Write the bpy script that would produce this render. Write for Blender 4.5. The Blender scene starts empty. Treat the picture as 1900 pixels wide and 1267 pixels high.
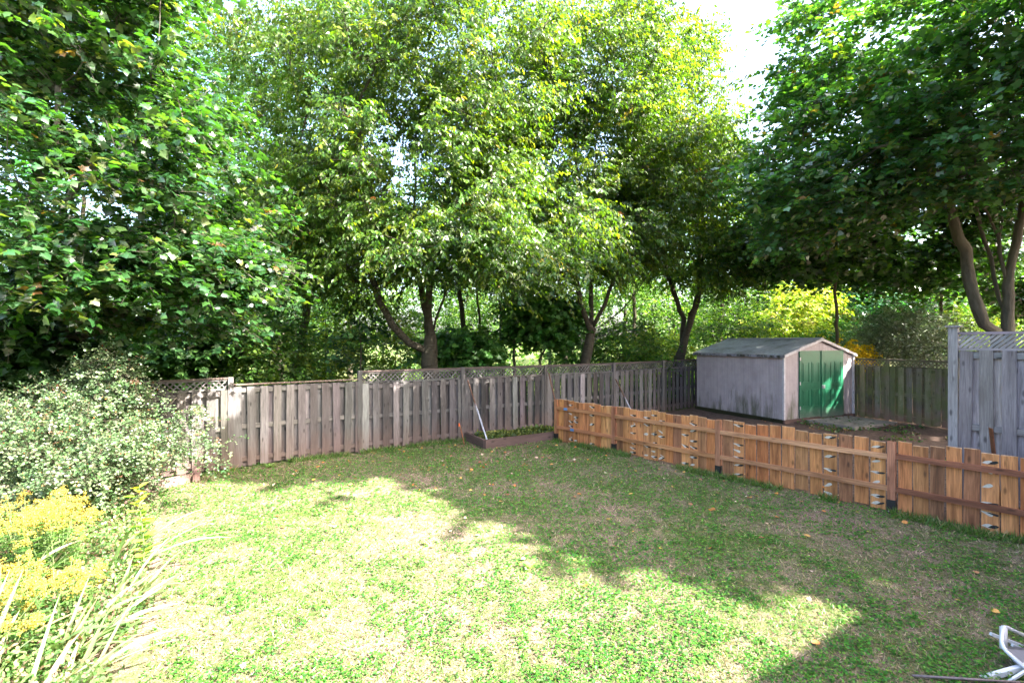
import bpy, bmesh, math, random
import numpy as np
from mathutils import Vector, Matrix
R = math.radians
rnd = random.Random(7)
NP = np.random.RandomState(11)
S = bpy.context.scene
COL = S.collection

# ------------------------------------------------------------------ camera, world, sun, exposure
H = 2.4
F = 880.0 / 1900.0
cam = bpy.data.cameras.new('camera'); co = bpy.data.objects.new('camera', cam); COL.objects.link(co)
co.location = (0, 0, H); co.rotation_euler = (R(90), 0, 0)
cam.sensor_width = 36; cam.lens = 36 * F; cam.clip_start = .05; cam.clip_end = 900
S.camera = co
LX, LY = -1.05, .45                       # horizontal travel of sunlight per metre of drop
SUNV = Vector((-LX, -LY, 1)).normalized()
w = bpy.data.worlds.new('World'); S.world = w; w.use_nodes = True
nt = w.node_tree; bg = nt.nodes['Background']
sky = nt.nodes.new('ShaderNodeTexSky'); sky.sky_type = 'NISHITA'; sky.sun_disc = False
sky.sun_elevation = math.asin(SUNV.z); sky.sun_rotation = math.atan2(SUNV.x, SUNV.y)
sky.air_density = 1.0; sky.dust_density = 5.0; sky.ozone_density = 1.0
nt.links.new(sky.outputs[0], bg.inputs[0]); bg.inputs[1].default_value = .15
sl = bpy.data.lights.new('sun', 'SUN'); sl.energy = 4.5; sl.angle = R(.53); sl.color = (1, .95, .87)
so = bpy.data.objects.new('sun', sl); COL.objects.link(so)
so.rotation_euler = SUNV.to_track_quat('Z', 'Y').to_euler()
S.view_settings.view_transform = 'Standard'; S.view_settings.look = 'None'
S.view_settings.exposure = 3.25; S.view_settings.gamma = 1
S.render.engine = 'CYCLES'
cy = S.cycles
cy.max_bounces = 7; cy.diffuse_bounces = 4; cy.glossy_bounces = 2; cy.transmission_bounces = 5; cy.transparent_max_bounces = 4
cy.caustics_reflective = False; cy.caustics_refractive = False
cy.sample_clamp_indirect = 6

# ------------------------------------------------------------------ tagging
def tag(o, label=None, cat=None, group=None, kind=None):
    if label: o['label'] = label
    if cat: o['category'] = cat
    if group: o['group'] = group
    if kind: o['kind'] = kind
    return o
def empty(name, loc, label, cat, group=None):
    o = bpy.data.objects.new(name, None); COL.objects.link(o); o.location = loc
    o.empty_display_size = .1
    return tag(o, label, cat, group)
def world_loc(p):
    v = Vector((0, 0, 0))
    while p is not None: v += p.location; p = p.parent
    return v
# ------------------------------------------------------------------ materials
def newmat(name):
    m = bpy.data.materials.new(name); m.use_nodes = True
    n = m.node_tree.nodes; n.clear()
    return m, n, m.node_tree.links
def N(n, t, **k):
    a = n.new(t)
    for q, v in k.items(): setattr(a, q, v)
    return a
def mixc(n, l, fac, a, b, mode='MIX'):
    m = N(n, 'ShaderNodeMix', data_type='RGBA', blend_type=mode)
    for i, v in ((0, fac), (6, a), (7, b)):
        if hasattr(v, 'links'): l.new(v, m.inputs[i])
        elif i == 0: m.inputs[0].default_value = v
        else: m.inputs[i].default_value = (*v, 1)
    return m.outputs[2]
def ramp(n, l, src, stops):
    r = N(n, 'ShaderNodeValToRGB'); l.new(src, r.inputs[0])
    e = r.color_ramp.elements
    while len(e) < len(stops): e.new(.5)
    for q, (p, c) in zip(e, stops): q.position = p; q.color = (*c, 1) if len(c) == 3 else c
    return r.outputs[0]
def noise(n, l, vec, scale, detail=4, rough=.55, dist=0):
    t = N(n, 'ShaderNodeTexNoise'); t.inputs['Scale'].default_value = scale; t.inputs['Detail'].default_value = detail
    t.inputs['Roughness'].default_value = rough; t.inputs['Distortion'].default_value = dist
    if vec is not None: l.new(vec, t.inputs['Vector'])
    return t.outputs['Fac']
def principled(n, l, col, rough=.8, spec=.3, bump=None, metal=0, bs=.3, bd=.01):
    p = N(n, 'ShaderNodeBsdfPrincipled'); o = N(n, 'ShaderNodeOutputMaterial')
    if hasattr(col, 'links'): l.new(col, p.inputs['Base Color'])
    else: p.inputs['Base Color'].default_value = (*col, 1)
    if hasattr(rough, 'links'): l.new(rough, p.inputs['Roughness'])
    else: p.inputs['Roughness'].default_value = rough
    p.inputs['Specular IOR Level'].default_value = spec; p.inputs['Metallic'].default_value = metal
    if bump is not None:
        b = N(n, 'ShaderNodeBump'); b.inputs['Strength'].default_value = bs; b.inputs['Distance'].default_value = bd
        l.new(bump, b.inputs['Height']); l.new(b.outputs[0], p.inputs['Normal'])
    l.new(p.outputs[0], o.inputs[0]); return p
def leaf_mat(name, trans=.45, tcol=(1.9, 2.2, .5), rough=.45, spec=.4):
    m, n, l = newmat(name)
    a = N(n, 'ShaderNodeAttribute', attribute_name='Col')
    g = N(n, 'ShaderNodeNewGeometry')
    under = mixc(n, l, .25, a.outputs[0], (.13, .18, .10))
    base = mixc(n, l, g.outputs['Backfacing'], a.outputs[0], under)
    p = N(n, 'ShaderNodeBsdfPrincipled'); l.new(base, p.inputs['Base Color'])
    p.inputs['Roughness'].default_value = rough; p.inputs['Specular IOR Level'].default_value = spec
    t = N(n, 'ShaderNodeBsdfTranslucent')
    l.new(mixc(n, l, 1.0, a.outputs[0], tcol, 'MULTIPLY'), t.inputs['Color'])
    mx = N(n, 'ShaderNodeMixShader'); mx.inputs[0].default_value = trans
    l.new(p.outputs[0], mx.inputs[1]); l.new(t.outputs[0], mx.inputs[2])
    o = N(n, 'ShaderNodeOutputMaterial'); l.new(mx.outputs[0], o.inputs[0])
    return m
def bark_mat(name, c1, c2, ring=False):
    m, n, l = newmat(name)
    a = N(n, 'ShaderNodeAttribute', attribute_name='grain')
    mp = N(n, 'ShaderNodeMapping'); l.new(a.outputs['Vector'], mp.inputs[0])
    mp.inputs['Scale'].default_value = (4, 4, 30) if ring else (14, 14, 3)
    f = noise(n, l, mp.outputs[0], 1, 5, .65, .4)
    tc = N(n, 'ShaderNodeTexCoord')
    f2 = noise(n, l, tc.outputs['Object'], 2.5, 3)
    c = ramp(n, l, f, [(.3, c1), (.7, c2)])
    c = mixc(n, l, f2, c, (c2[0] * .9, c2[1] * 1.05, c2[2] * .8))
    principled(n, l, c, .85, .2, f, bs=1.0, bd=.05)
    return m
def wood_mat(name, tint=(1, 1, 1), contrast=.5, soil=0, moss=0, rough=.8, spec=.25, gs=(55, 55, 2.2), stain=(.62, .60, .58)):
    m, n, l = newmat(name)
    a = N(n, 'ShaderNodeAttribute', attribute_name='grain'); c = N(n, 'ShaderNodeAttribute', attribute_name='Col')
    mp = N(n, 'ShaderNodeMapping'); l.new(a.outputs['Vector'], mp.inputs[0]); mp.inputs['Scale'].default_value = gs
    f = noise(n, l, mp.outputs[0], 1, 6, .7, 1.2)
    mp2 = N(n, 'ShaderNodeMapping'); l.new(a.outputs['Vector'], mp2.inputs[0]); mp2.inputs['Scale'].default_value = (9, 9, 1.1)
    f2 = noise(n, l, mp2.outputs[0], 1, 3, .6, .5)
    # knots
    mp3 = N(n, 'ShaderNodeMapping'); l.new(a.outputs['Vector'], mp3.inputs[0]); mp3.inputs['Scale'].default_value = (9, 9, 3.3)
    vo = N(n, 'ShaderNodeTexVoronoi'); l.new(mp3.outputs[0], vo.inputs['Vector']); vo.inputs['Scale'].default_value = 1.0
    kn = ramp(n, l, vo.outputs['Distance'], [(.0, (0, 0, 0)), (.10, (.25, .25, .25)), (.2, (1, 1, 1))])
    g = ramp(n, l, f, [(.28, (1 - contrast,) * 3), (.7, (1.12, 1.12, 1.12))])
    col = mixc(n, l, 1, c.outputs[0], g, 'MULTIPLY')
    g2 = ramp(n, l, f2, [(.32, stain), (.6, (1.12, 1.12, 1.12))])
    col = mixc(n, l, .8, col, mixc(n, l, 1, col, g2, 'MULTIPLY'))
    col = mixc(n, l, .7, col, mixc(n, l, 1, col, kn, 'MULTIPLY'))
    if soil or moss:
        ge = N(n, 'ShaderNodeNewGeometry'); sp = N(n, 'ShaderNodeSeparateXYZ'); l.new(ge.outputs['Position'], sp.inputs[0])
        nn = noise(n, l, ge.outputs['Position'], 5, 4)
        ad = N(n, 'ShaderNodeMath', operation='MULTIPLY_ADD'); l.new(nn, ad.inputs[0]); ad.inputs[1].default_value = -.5; l.new(sp.outputs[2], ad.inputs[2])
        if soil:
            mr = N(n, 'ShaderNodeMapRange'); l.new(ad.outputs[0], mr.inputs[0])
            mr.inputs[1].default_value = .38; mr.inputs[2].default_value = -.1; mr.inputs[3].default_value = 0; mr.inputs[4].default_value = soil
            col = mixc(n, l, mr.outputs[0], col, (.15, .085, .065))
        if moss:
            m2 = noise(n, l, ge.outputs['Position'], 2.2, 5, .7)
            m3 = ramp(n, l, m2, [(.42, (0, 0, 0)), (.62, (moss, moss, moss))])
            col = mixc(n, l, m3, col, (.075, .09, .03))
    col = mixc(n, l, 1, col, tint, 'MULTIPLY')
    principled(n, l, col, rough, spec, f, bs=.5, bd=.004)
    return m
def plain(name, col, rough=.6, spec=.4, metal=0, var=.15, scale=12):
    m, n, l = newmat(name)
    tc = N(n, 'ShaderNodeTexCoord'); f = noise(n, l, tc.outputs['Object'], scale, 5)
    c = ramp(n, l, f, [(.3, tuple(v * (1 - var) for v in col)), (.7, tuple(min(1, v * (1 + var)) for v in col))])
    principled(n, l, c, rough, spec, f, metal=metal, bs=.1, bd=.003)
    return m
def attr_mat(name, rough=.8, spec=.25):
    m, n, l = newmat(name); a = N(n, 'ShaderNodeAttribute', attribute_name='Col')
    tc = N(n, 'ShaderNodeTexCoord'); f = noise(n, l, tc.outputs['Object'], 30, 4)
    g = ramp(n, l, f, [(.3, (.8, .8, .8)), (.7, (1.15, 1.15, 1.15))])
    principled(n, l, mixc(n, l, 1, a.outputs[0], g, 'MULTIPLY'), rough, spec)
    return m
M = {}
M['maple'] = leaf_mat('maple_leaf', .36, (2.7, 3.0, .5), .27, .85)
M['cherry'] = leaf_mat('cherry_leaf', .45, (2.9, 2.7, .5), .34, .5)
M['shrub'] = leaf_mat('shrub_leaf', .3, (1.4, 1.6, .8), .35, .5)
M['weed'] = leaf_mat('weed_leaf', .35, (1.8, 2.1, .5), .5, .3)
M['petal'] = leaf_mat('flower', .3, (1.2, 1.1, .4), .7, .1)
M['grass'] = leaf_mat('grass_blade', .3, (1.6, 1.9, .6), .55, .25)
M['bark_cherry'] = bark_mat('cherry_bark', (.018, .013, .012), (.09, .07, .06), True)
M['bark_maple'] = bark_mat('maple_bark', (.03, .024, .02), (.14, .115, .10))
M['bark_thin'] = bark_mat('young_bark', (.03, .024, .02), (.095, .075, .06))
M['oldwood'] = wood_mat('weathered_wood', (.97, 1.0, 1.02), .65, soil=.45)
M['mosswood'] = wood_mat('mossy_wood', (1.75, 1.7, 1.7), .5, soil=.85, moss=.75)
M['greywood'] = wood_mat('silver_wood', (1.5, 1.38, 1.26), .62)
M['cedar'] = wood_mat('cedar_wood', (1.28, 1.08, 1.08), .62, stain=(.42, .34, .29), rough=.65, spec=.35)
M['timber'] = wood_mat('painted_timber', (1, 1, 1), .3)
M['paint'] = attr_mat('board_marks', .5, .4)
M['dirtyleaf'] = attr_mat('dry_leaf', .7, .2)
M['black'] = plain('black_metal', (.012, .012, .013), .5, .4)
M['steel'] = plain('galvanised_steel', (.5, .5, .54), .35, .5, .85, .1, 30)
M['white_metal'] = plain('white_painted_metal', (.62, .62, .68), .35, .5, .1, .05, 10)
M['blue'] = plain('blue_tape', (.1, .22, .42), .5)
M['seatgrey'] = plain('grey_plastic', (.2, .2, .23), .5)
M['concrete'] = plain('concrete_slab', (.27, .23, .2), .9, .2, 0, .3, 6)
M['weedstem'] = plain('green_stem', (.10, .15, .05), .6)
M['orange'] = plain('orange_plastic', (.7, .12, .02), .5)
M['soil'] = plain('planter_soil', (.07, .045, .035), .95, .1, 0, .5, 20)

# rust pole: rust on top part, galvanised below
def pole_mat():
    m, n, l = newmat('rusty_pole'); c = N(n, 'ShaderNodeAttribute', attribute_name='Col')
    tc = N(n, 'ShaderNodeTexCoord'); f = noise(n, l, tc.outputs['Object'], 40, 4)
    g = ramp(n, l, f, [(.3, (.6, .6, .6)), (.7, (1.2, 1.2, 1.2))])
    principled(n, l, mixc(n, l, 1, c.outputs[0], g, 'MULTIPLY'), .6, .5, metal=.2)
    return m
M['pole'] = pole_mat()

# ------------------------------------------------------------------ mesh helpers
def add_attrs(me, cols=None, grain=None):
    if cols is not None:
        a = me.attributes.new('Col', 'FLOAT_COLOR', 'POINT')
        c = np.ones((len(me.vertices), 4), 'f'); c[:, :3] = cols; a.data.foreach_set('color', c.ravel())
    if grain is not None:
        a = me.attributes.new('grain', 'FLOAT_VECTOR', 'POINT'); a.data.foreach_set('vector', np.asarray(grain, 'f').ravel())
def link(name, me, mat, parent=None, loc=None, smooth=False):
    o = bpy.data.objects.new(name, me); COL.objects.link(o)
    if isinstance(mat, (list, tuple)):
        for m_ in mat: me.materials.append(m_)
    else: me.materials.append(mat)
    if parent is not None: o.parent = parent
    if loc is not None: o.location = loc
    if smooth: me.polygons.foreach_set('use_smooth', [True] * len(me.polygons))
    me.update()
    return o
class MB:
    def __init__(s): s.v = []; s.f = []; s.c = []; s.g = []
    def box(s, c, ax, ay, az, hx, hy, hz, col=(1, 1, 1), top=0, taper=1):
        """box with half sizes hx,hy,hz along unit axes; grain runs along az"""
        c = Vector(c); i = len(s.v); ox, oy, oz = rnd.uniform(0, 50), rnd.uniform(0, 50), rnd.uniform(0, 50)
        for z in (-1, 1):
            for y in (-1, 1):
                for x in (-1, 1):
                    k = taper if z > 0 else 1
                    s.v.append(c + ax * hx * x * k + ay * hy * y * k + az * (hz * z + (top * x if z > 0 else 0)))
                    s.c.append(col); s.g.append((ox + hx * x, oy + hy * y, oz + hz * z))
        for q in ((0, 2, 3, 1), (4, 5, 7, 6), (0, 1, 5, 4), (2, 6, 7, 3), (0, 4, 6, 2), (1, 3, 7, 5)):
            s.f.append([i + k for k in q])
    def beam(s, a, b, wid, dep, up=Vector((0, 0, 1)), col=(1, 1, 1)):
        a = Vector(a); b = Vector(b); d = (b - a); L = d.length; d.normalize()
        sd = d.cross(up).normalized(); u = sd.cross(d)
        s.box((a + b) / 2, sd, u, d, dep / 2, wid / 2, L / 2, col)
    def poly(s, pts, n, th, col):
        """flat polygon extruded along n by th"""
        i = len(s.v); k = len(pts); n = Vector(n)
        for p in pts: s.v.append(Vector(p)); s.c.append(col); s.g.append(tuple(p))
        for p in pts: s.v.append(Vector(p) + n * th); s.c.append(col); s.g.append(tuple(p))
        s.f.append([i + k + j for j in range(k)])
        for j in range(k): s.f.append([i + j, i + (j + 1) % k, i + k + (j + 1) % k, i + k + j])
    def tube(s, pts, rad, n=8, col=(1, 1, 1), cap=True, cols=None):
        pts = [Vector(p) for p in pts]; i0 = len(s.v); m = len(pts)
        ref = Vector((.31, .17, .93)); 
        d0 = (pts[-1] - pts[0]).normalized()
        if abs(d0.dot(ref)) > .9: ref = Vector((.9, .3, -.1)).normalized()
        L = 0; off = rnd.uniform(0, 90)
        for j, p in enumerate(pts):
            a = pts[max(0, j - 1)]; b = pts[min(m - 1, j + 1)]; d = (b - a)
            if d.length < 1e-9: d = d0
            d = d.normalized(); x = d.cross(ref).normalized(); y = d.cross(x)
            r = rad[j] if hasattr(rad, '__len__') else rad
            if j: L += (p - pts[j - 1]).length
            for k in range(n):
                t = 2 * math.pi * k / n
                rj = r * (1 + (rnd.gauss(0, .07) if n >= 8 and m > 9 and r > .03 else 0)); s.v.append(p + (x * math.cos(t) + y * math.sin(t)) * rj); s.c.append(cols[j] if cols else col)
                s.g.append((math.cos(t) * r * 1.0 + off, math.sin(t) * r + off, L + off))
        for j in range(m - 1):
            for k in range(n):
                a = i0 + j * n + k; b = i0 + j * n + (k + 1) % n
                s.f.append([a, b, b + n, a + n])
        if cap:
            s.f.append([i0 + k for k in range(n)][::-1]); s.f.append([i0 + (m - 1) * n + k for k in range(n)])
    def build(s, name, mat, parent=None, smooth=False, loc=None):
        off = world_loc(parent) if parent is not None else Vector(loc or (0, 0, 0))
        me = bpy.data.meshes.new(name); me.from_pydata([tuple(v - off) for v in s.v], [], s.f)
        add_attrs(me, np.array(s.c), np.array(s.g))
        return link(name, me, mat, parent, loc, smooth)
def fast_mesh(name, V, Fc, mat, cols, parent=None, extraV=None, smooth=False, loc=None):
    """V (n,3), Fc (m,k) same-size faces"""
    off = np.array(world_loc(parent)) if parent is not None else np.array(loc or (0, 0, 0))
    me = bpy.data.meshes.new(name); m, k = Fc.shape
    me.vertices.add(len(V)); me.vertices.foreach_set('co', (V - off).astype('f').ravel())
    me.loops.add(m * k); me.loops.foreach_set('vertex_index', Fc.astype('i').ravel())
    me.polygons.add(m); me.polygons.foreach_set('loop_start', np.arange(m, dtype='i') * k)
    me.polygons.foreach_set('loop_total', np.full(m, k, 'i'))
    me.update(calc_edges=True); add_attrs(me, cols)
    return link(name, me, mat, parent, loc, smooth)
def unit(a): return a / np.maximum(np.linalg.norm(a, axis=1, keepdims=True), 1e-9)
# leaf templates: verts (x across, y along, z out of plane) + triangles
T_LEAF = (np.array([(0, 0, 0), (.24, .42, .05), (0, 1, -.12), (-.24, .42, .05)]), np.array([(0, 1, 2), (0, 2, 3)]))
T_OVAL = (np.array([(0, 0, 0), (.32, .3, .05), (.3, .7, .03), (0, 1, -.08), (-.3, .7, .03), (-.32, .3, .05)]),
          np.array([(0, 1, 2), (0, 2, 3), (0, 3, 4), (0, 4, 5)]))
_mp = [(0, .12, 0), (.30, -.02, .03), (.34, .20, .0), (.62, .34, -.06), (.36, .50, 0), (.30, .62, .0), (0, 1.0, -.10), (-.30, .62, 0), (-.36, .50, 0), (-.62, .34, -.06), (-.34, .20, 0), (-.30, -.02, .03)]
T_MAPLE = (np.array([(0, .38, .09)] + _mp), np.array([(0, i, i + 1) for i in range(1, 12)] + [(0, 12, 1)]))
_ms = [(0, 0, 0), (.38, .02, 0), (.56, .42, -.05), (.26, .56, 0), (0, 1, -.1), (-.26, .56, 0), (-.56, .42, -.05), (-.38, .02, 0)]
T_MAPLE_S = (np.array(_ms), np.array([(0, 1, 2), (0, 2, 3), (0, 3, 4), (0, 4, 5), (0, 5, 6), (0, 6, 7)]))
T_BLADE = (np.array([(-.04, 0, 0), (.04, 0, 0), (.03, .6, .06), (0, 1, .2), (-.03, .6, .06)]), np.array([(0, 1, 2), (0, 2, 4), (4, 2, 3)]))
def leaves(P, A, Nn, size, tpl, cols, wid=1.0):
    """returns V, F, C arrays of leaves at P with axis A, normal Nn"""
    A = unit(A); Sd = unit(np.cross(A, Nn)); Nn = np.cross(Sd, A)
    tv, tf = tpl; n = len(P); k = len(tv)
    size = np.asarray(size).reshape(-1, 1, 1); 
    V = P[:, None, :] + size * (tv[None, :, 0, None] * wid * Sd[:, None, :] + tv[None, :, 1, None] * A[:, None, :] + tv[None, :, 2, None] * Nn[:, None, :])
    Fc = (np.arange(n)[:, None, None] * k + tf[None]).reshape(-1, 3)
    C = np.repeat(cols, k, axis=0)
    return V.reshape(-1, 3), Fc, C
def cat(parts):
    Vs, Fs, Cs = [], [], []; o = 0
    for V, Fc, C in parts: Vs.append(V); Fs.append(Fc + o); Cs.append(C); o += len(V)
    return np.concatenate(Vs), np.concatenate(Fs), np.concatenate(Cs)
def pal(n, palette, weights, jit=.18):
    p = np.array(palette)[NP.choice(len(palette), n, p=np.array(weights) / sum(weights))]
    return np.clip(p * (1 + NP.normal(0, jit, (n, 1))) * (1 + NP.normal(0, .06, (n, 3))), .004, .9)

# ------------------------------------------------------------------ ground
CP, CD = np.array([1.08, 11.45]), np.array([.66, -.75]); CNn = np.array([.75, .66])
def sdist(x, y): return (x - CP[0]) * .75 + (y - CP[1]) * .66
def gz(x, y):
    s = np.clip((sdist(np.asarray(x, float), np.asarray(y, float)) - .15) / 2.6, 0, 1)
    bump = .018 * np.sin(x * 1.7 + .4 * y) * np.sin(y * 1.3 + 1) + .01 * np.sin(x * 4.1 + 2) * np.sin(y * 3.7)
    return .10 * s * s * (3 - 2 * s) + bump
def G(x, y): return float(gz(x, y))
def back_fence_y(x):
    xs = [-30, -7.2, -5.3, -3.31, -1.21, .89, 2.99, 4.9, 6.9, 8.9, 9.45, 40]
    ys = [-22, 7.35, 8.93, 10.3, 11.54, 12.79, 14.0, 15.45, 17.0, 18.5, 18.9, 18.9]
    return np.interp(x, xs, ys)
def ground():
    def axis(lo, hi, a, b, st):
        near = np.arange(a, b + 1e-6, st)
        l = a - np.geomspace(.5, a - lo, 14)[::-1]; r = b + np.geomspace(.5, hi - b, 14)
        return np.concatenate([l, near, r])
    X = axis(-350, 350, -9, 14, .2); Y = axis(-60, 400, -1, 20, .2)
    gx, gy = np.meshgrid(X, Y); z = gz(gx, gy)
    V = np.stack([gx, gy, z], -1).reshape(-1, 3); nx, ny = len(X), len(Y)
    i = (np.arange(ny - 1)[:, None] * nx + np.arange(nx - 1)[None]).ravel()
    Fc = np.stack([i, i + 1, i + 1 + nx, i + nx], 1)
    s = sdist(gx, gy).ravel(); inside = (gy < back_fence_y(gx)).ravel()
    dirt = np.clip(s / .15, 0, 1) * inside
    cols = np.stack([dirt, (~inside).astype(float), np.zeros_like(dirt)], 1)
    m, n, l = newmat('lawn_ground')
    ge = N(n, 'ShaderNodeNewGeometry'); a = N(n, 'ShaderNodeAttribute', attribute_name='Col')
    sp = N(n, 'ShaderNodeSeparateColor'); l.new(a.outputs[0], sp.inputs[0])
    f1 = noise(n, l, ge.outputs['Position'], .55, 5, .6); f2 = noise(n, l, ge.outputs['Position'], 9, 6, .7); f3 = noise(n, l, ge.outputs['Position'], 70, 4, .7)
    thatch = ramp(n, l, f3, [(.3, (.065, .04, .03)), (.5, (.20, .14, .11)), (.72, (.42, .32, .26))])
    green = ramp(n, l, f3, [(.3, (.025, .05, .012)), (.7, (.10, .15, .035))])
    mk = ramp(n, l, mixc(n, l, .5, f1, f2), [(.42, (0, 0, 0)), (.58, (1, 1, 1))])
    lawn = mixc(n, l, mk, thatch, green)
    lawn = mixc(n, l, ramp(n, l, f2, [(.62, (0, 0, 0)), (.75, (.6, .6, .6))]), lawn, (.12, .075, .055))
    dirtc = ramp(n, l, f2, [(.3, (.07, .045, .035)), (.55, (.15, .10, .08)), (.8, (.24, .17, .14))])
    dirtc = mixc(n, l, ramp(n, l, f3, [(.5, (0, 0, 0)), (.8, (.5, .5, .5))]), dirtc, (.25, .18, .13))
    wood = ramp(n, l, f2, [(.3, (.05, .06, .02)), (.7, (.16, .2, .06))])
    c = mixc(n, l, sp.outputs[0], lawn, dirtc); c = mixc(n, l, sp.outputs[1], c, wood)
    principled(n, l, c, .95, .1, f3, bs=.8, bd=.02)
    o = fast_mesh('ground', V, Fc, m, cols); tag(o, kind='structure')
ground()

# ------------------------------------------------------------------ fences
Z3 = Vector((0, 0, 1))
def wcol(base, j=.12): 
    k = 1 + rnd.gauss(0, j); return tuple(max(.01, b * k * (1 + rnd.gauss(0, .03))) for b in base)
OLD = [(.165, .148, .140), (.135, .12, .116), (.21, .19, .182), (.115, .10, .096)]
MOSS = [(.12, .105, .075), (.10, .095, .06), (.135, .12, .10)]
GREY = [(.22, .212, .235), (.255, .25, .275), (.20, .19, .21)]
def fence(name, label, cat_, pts, top, boards_top, mat, pal_, lat=True, group=None, bottom=.03, pitch=.226, bw=.14, posts_extra=.03,
          lattice_dense=False, cap=True, tops=None, btops=None, lats=None, pw=.09, skip_first=False, mats=None):
    """board-on-board fence through pts, posts at each point; camera side is -Y"""
    e = empty(name, (pts[0][0], pts[0][1], G(*pts[0])), label, cat_, group)
    n = len(pts)
    for i, p in enumerate(pts):
        if skip_first and i == 0: continue
        t = max((tops[j] if tops else top) for j in (max(0, i - 1), min(n - 2, i)))
        g = G(*p); mb = MB(); d = Vector((pts[min(i + 1, n - 1)][0] - pts[max(i - 1, 0)][0], pts[min(i + 1, n - 1)][1] - pts[max(i - 1, 0)][1], 0)).normalized()
        nn = Vector((d.y, -d.x, 0)); hz = (t + posts_extra - g + .1) / 2
        mb.box(Vector((p[0], p[1], g - .1 + hz)) + nn * .012, d, nn, Z3, pw / 2, pw / 2, hz, wcol(rnd.choice(pal_), .08))
        if lattice_dense: mb.box(Vector((p[0], p[1], t + posts_extra + .012)) + nn * .012, d, nn, Z3, pw / 2 + .03, pw / 2 + .03, .011, wcol(pal_[0]))
        mb.build('post', mat, e)
    for i in range(n - 1):
        a = Vector((pts[i][0], pts[i][1], 0)); b = Vector((pts[i + 1][0], pts[i + 1][1], 0)); d = (b - a); L = d.length; d.normalize(); nn = Vector((d.y, -d.x, 0))
        tp = tops[i] if tops else top; bt = btops[i] if btops else boards_top; lt = lats[i] if lats else lat
        lo, hi = pw / 2 + .004, L - pw / 2 - .004
        for side, fr in (('front_boards', 1), ('back_boards', -1)):
            mb = MB(); k = int((hi - lo) / pitch) + 2; s0 = lo + (bw / 2 if fr > 0 else bw / 2 + pitch / 2)
            for j in range(-1, k):
                x = s0 + j * pitch + rnd.uniform(-.008, .008); x0 = max(lo, x - bw / 2); x1 = min(hi, x + bw / 2)
                if x1 - x0 < .03: continue
                xc = (x0 + x1) / 2; p = a + d * xc; g = G(p.x, p.y); zb = g + bottom + rnd.uniform(-.02, .02); zt = bt + rnd.uniform(-.006, .004)
                tilt = rnd.gauss(0, .007)
                az = (Z3 + d * tilt).normalized(); ax = (d + nn * rnd.gauss(0, .05)).normalized(); ay = az.cross(ax)
                mb.box(p + nn * fr * (.031 + rnd.uniform(0, .004)) + Z3 * ((zb + zt) / 2), ax, ay, az, (x1 - x0) / 2, .0085, (zt - zb) / 2, wcol(rnd.choice(pal_), .2))
            o = mb.build(side, mat, e)
        g0 = (G(a.x, a.y) + G(b.x, b.y)) / 2
        for zr in (bt - .07, (bt + g0) / 2 + .02, g0 + .17):
            mb = MB(); q = Vector((0, 0, zr)); mb.beam(a + d * lo + q, b - d * (pw / 2 + .004) + q, .085, .038, col=wcol(pal_[0]), up=Z3); mb.build('rail', mat, e)
        if lt:
            mb = MB(); z0 = bt + .03; z1 = tp - .035; h = z1 - z0
            for zz in (bt + .018, tp - .02):
                mb.beam(a + d * lo + Z3 * zz, b - d * (pw / 2 + .004) + Z3 * zz, .034, .05, col=wcol(pal_[0]))
            sp = .064 if lattice_dense else .098; wd = .034 if lattice_dense else .022
            for sg, off in ((1, .006), (-1, -.006)):
                x = lo - h
                while x < hi:
                    xa, xb = (x, x + h) if sg > 0 else (x + h, x)
                    za, zb = z0, z1
                    # clip to panel
                    def cl(xa, za, xb, zb):
                        if xb == xa: return None
                        pts_ = []
                        for X_, Z_ in ((xa, za), (xb, zb)):
                            Xc = min(max(X_, lo), hi); tt = (Xc - xa) / (xb - xa); pts_.append((Xc, za + (zb - za) * tt))
                        return pts_
                    c = cl(xa, za, xb, zb)
                    if c and abs(c[0][0] - c[1][0]) > .02:
                        A = a + d * c[0][0] + nn * off + Z3 * c[0][1]; B = a + d * c[1][0] + nn * off + Z3 * c[1][1]
                        dd = (B - A).normalized(); s_ = nn.cross(dd)
                        mb.box((A + B) / 2, s_, nn, dd, wd / 2, .0045, (B - A).length / 2, wcol(rnd.choice(pal_), .1))
                    x += sp if not (lattice_dense and sg < 0) else .3
            mb.build('lattice', mat, e)
        if cap:
            mb = MB(); mb.beam(a + d * .0 + Z3 * (tp + .012), b - d * .002 + Z3 * (tp + .012), .022, .095, col=wcol((.16, .115, .10))); mb.build('cap_rail', mat, e)
    return e
BF = [(-7.2, 7.35), (-5.3, 8.93), (-3.31, 10.3), (-1.21, 11.54), (.89, 12.79), (2.99, 14.0), (4.9, 15.45), (6.9, 17.0), (8.9, 18.5)]
fence('back_fence', 'long weathered grey board fence with narrow lattice top running behind the lawn', 'fence', BF, 1.74, 1.48, M['oldwood'], OLD,
      tops=[1.70, 1.57, 1.74, 1.745, 1.745, 1.75, 1.76, 1.76], btops=[1.49, 1.54, 1.48, 1.48, 1.49, 1.5, 1.5, 1.5], lats=[True, False, True, True, True, True, True, True])
fence('side_fence', 'mossy brown board fence between the garden shed and the tall grey fence', 'fence',
      [(11.64, 11.41), (10.91, 13.73), (10.18, 16.05), (9.45, 18.36)][::-1], 1.87, 1.66, M['mosswood'], MOSS)
fence('tall_fence', 'tall silver grey board fence with dense diagonal lattice at the right edge', 'fence',
      [(6.52, 7.0), (7.98, 5.05), (9.44, 3.1)], 2.54, 2.27, M['greywood'], GREY, pitch=.22, bw=.142, posts_extra=.07, lattice_dense=True, cap=False, pw=.105)

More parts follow.
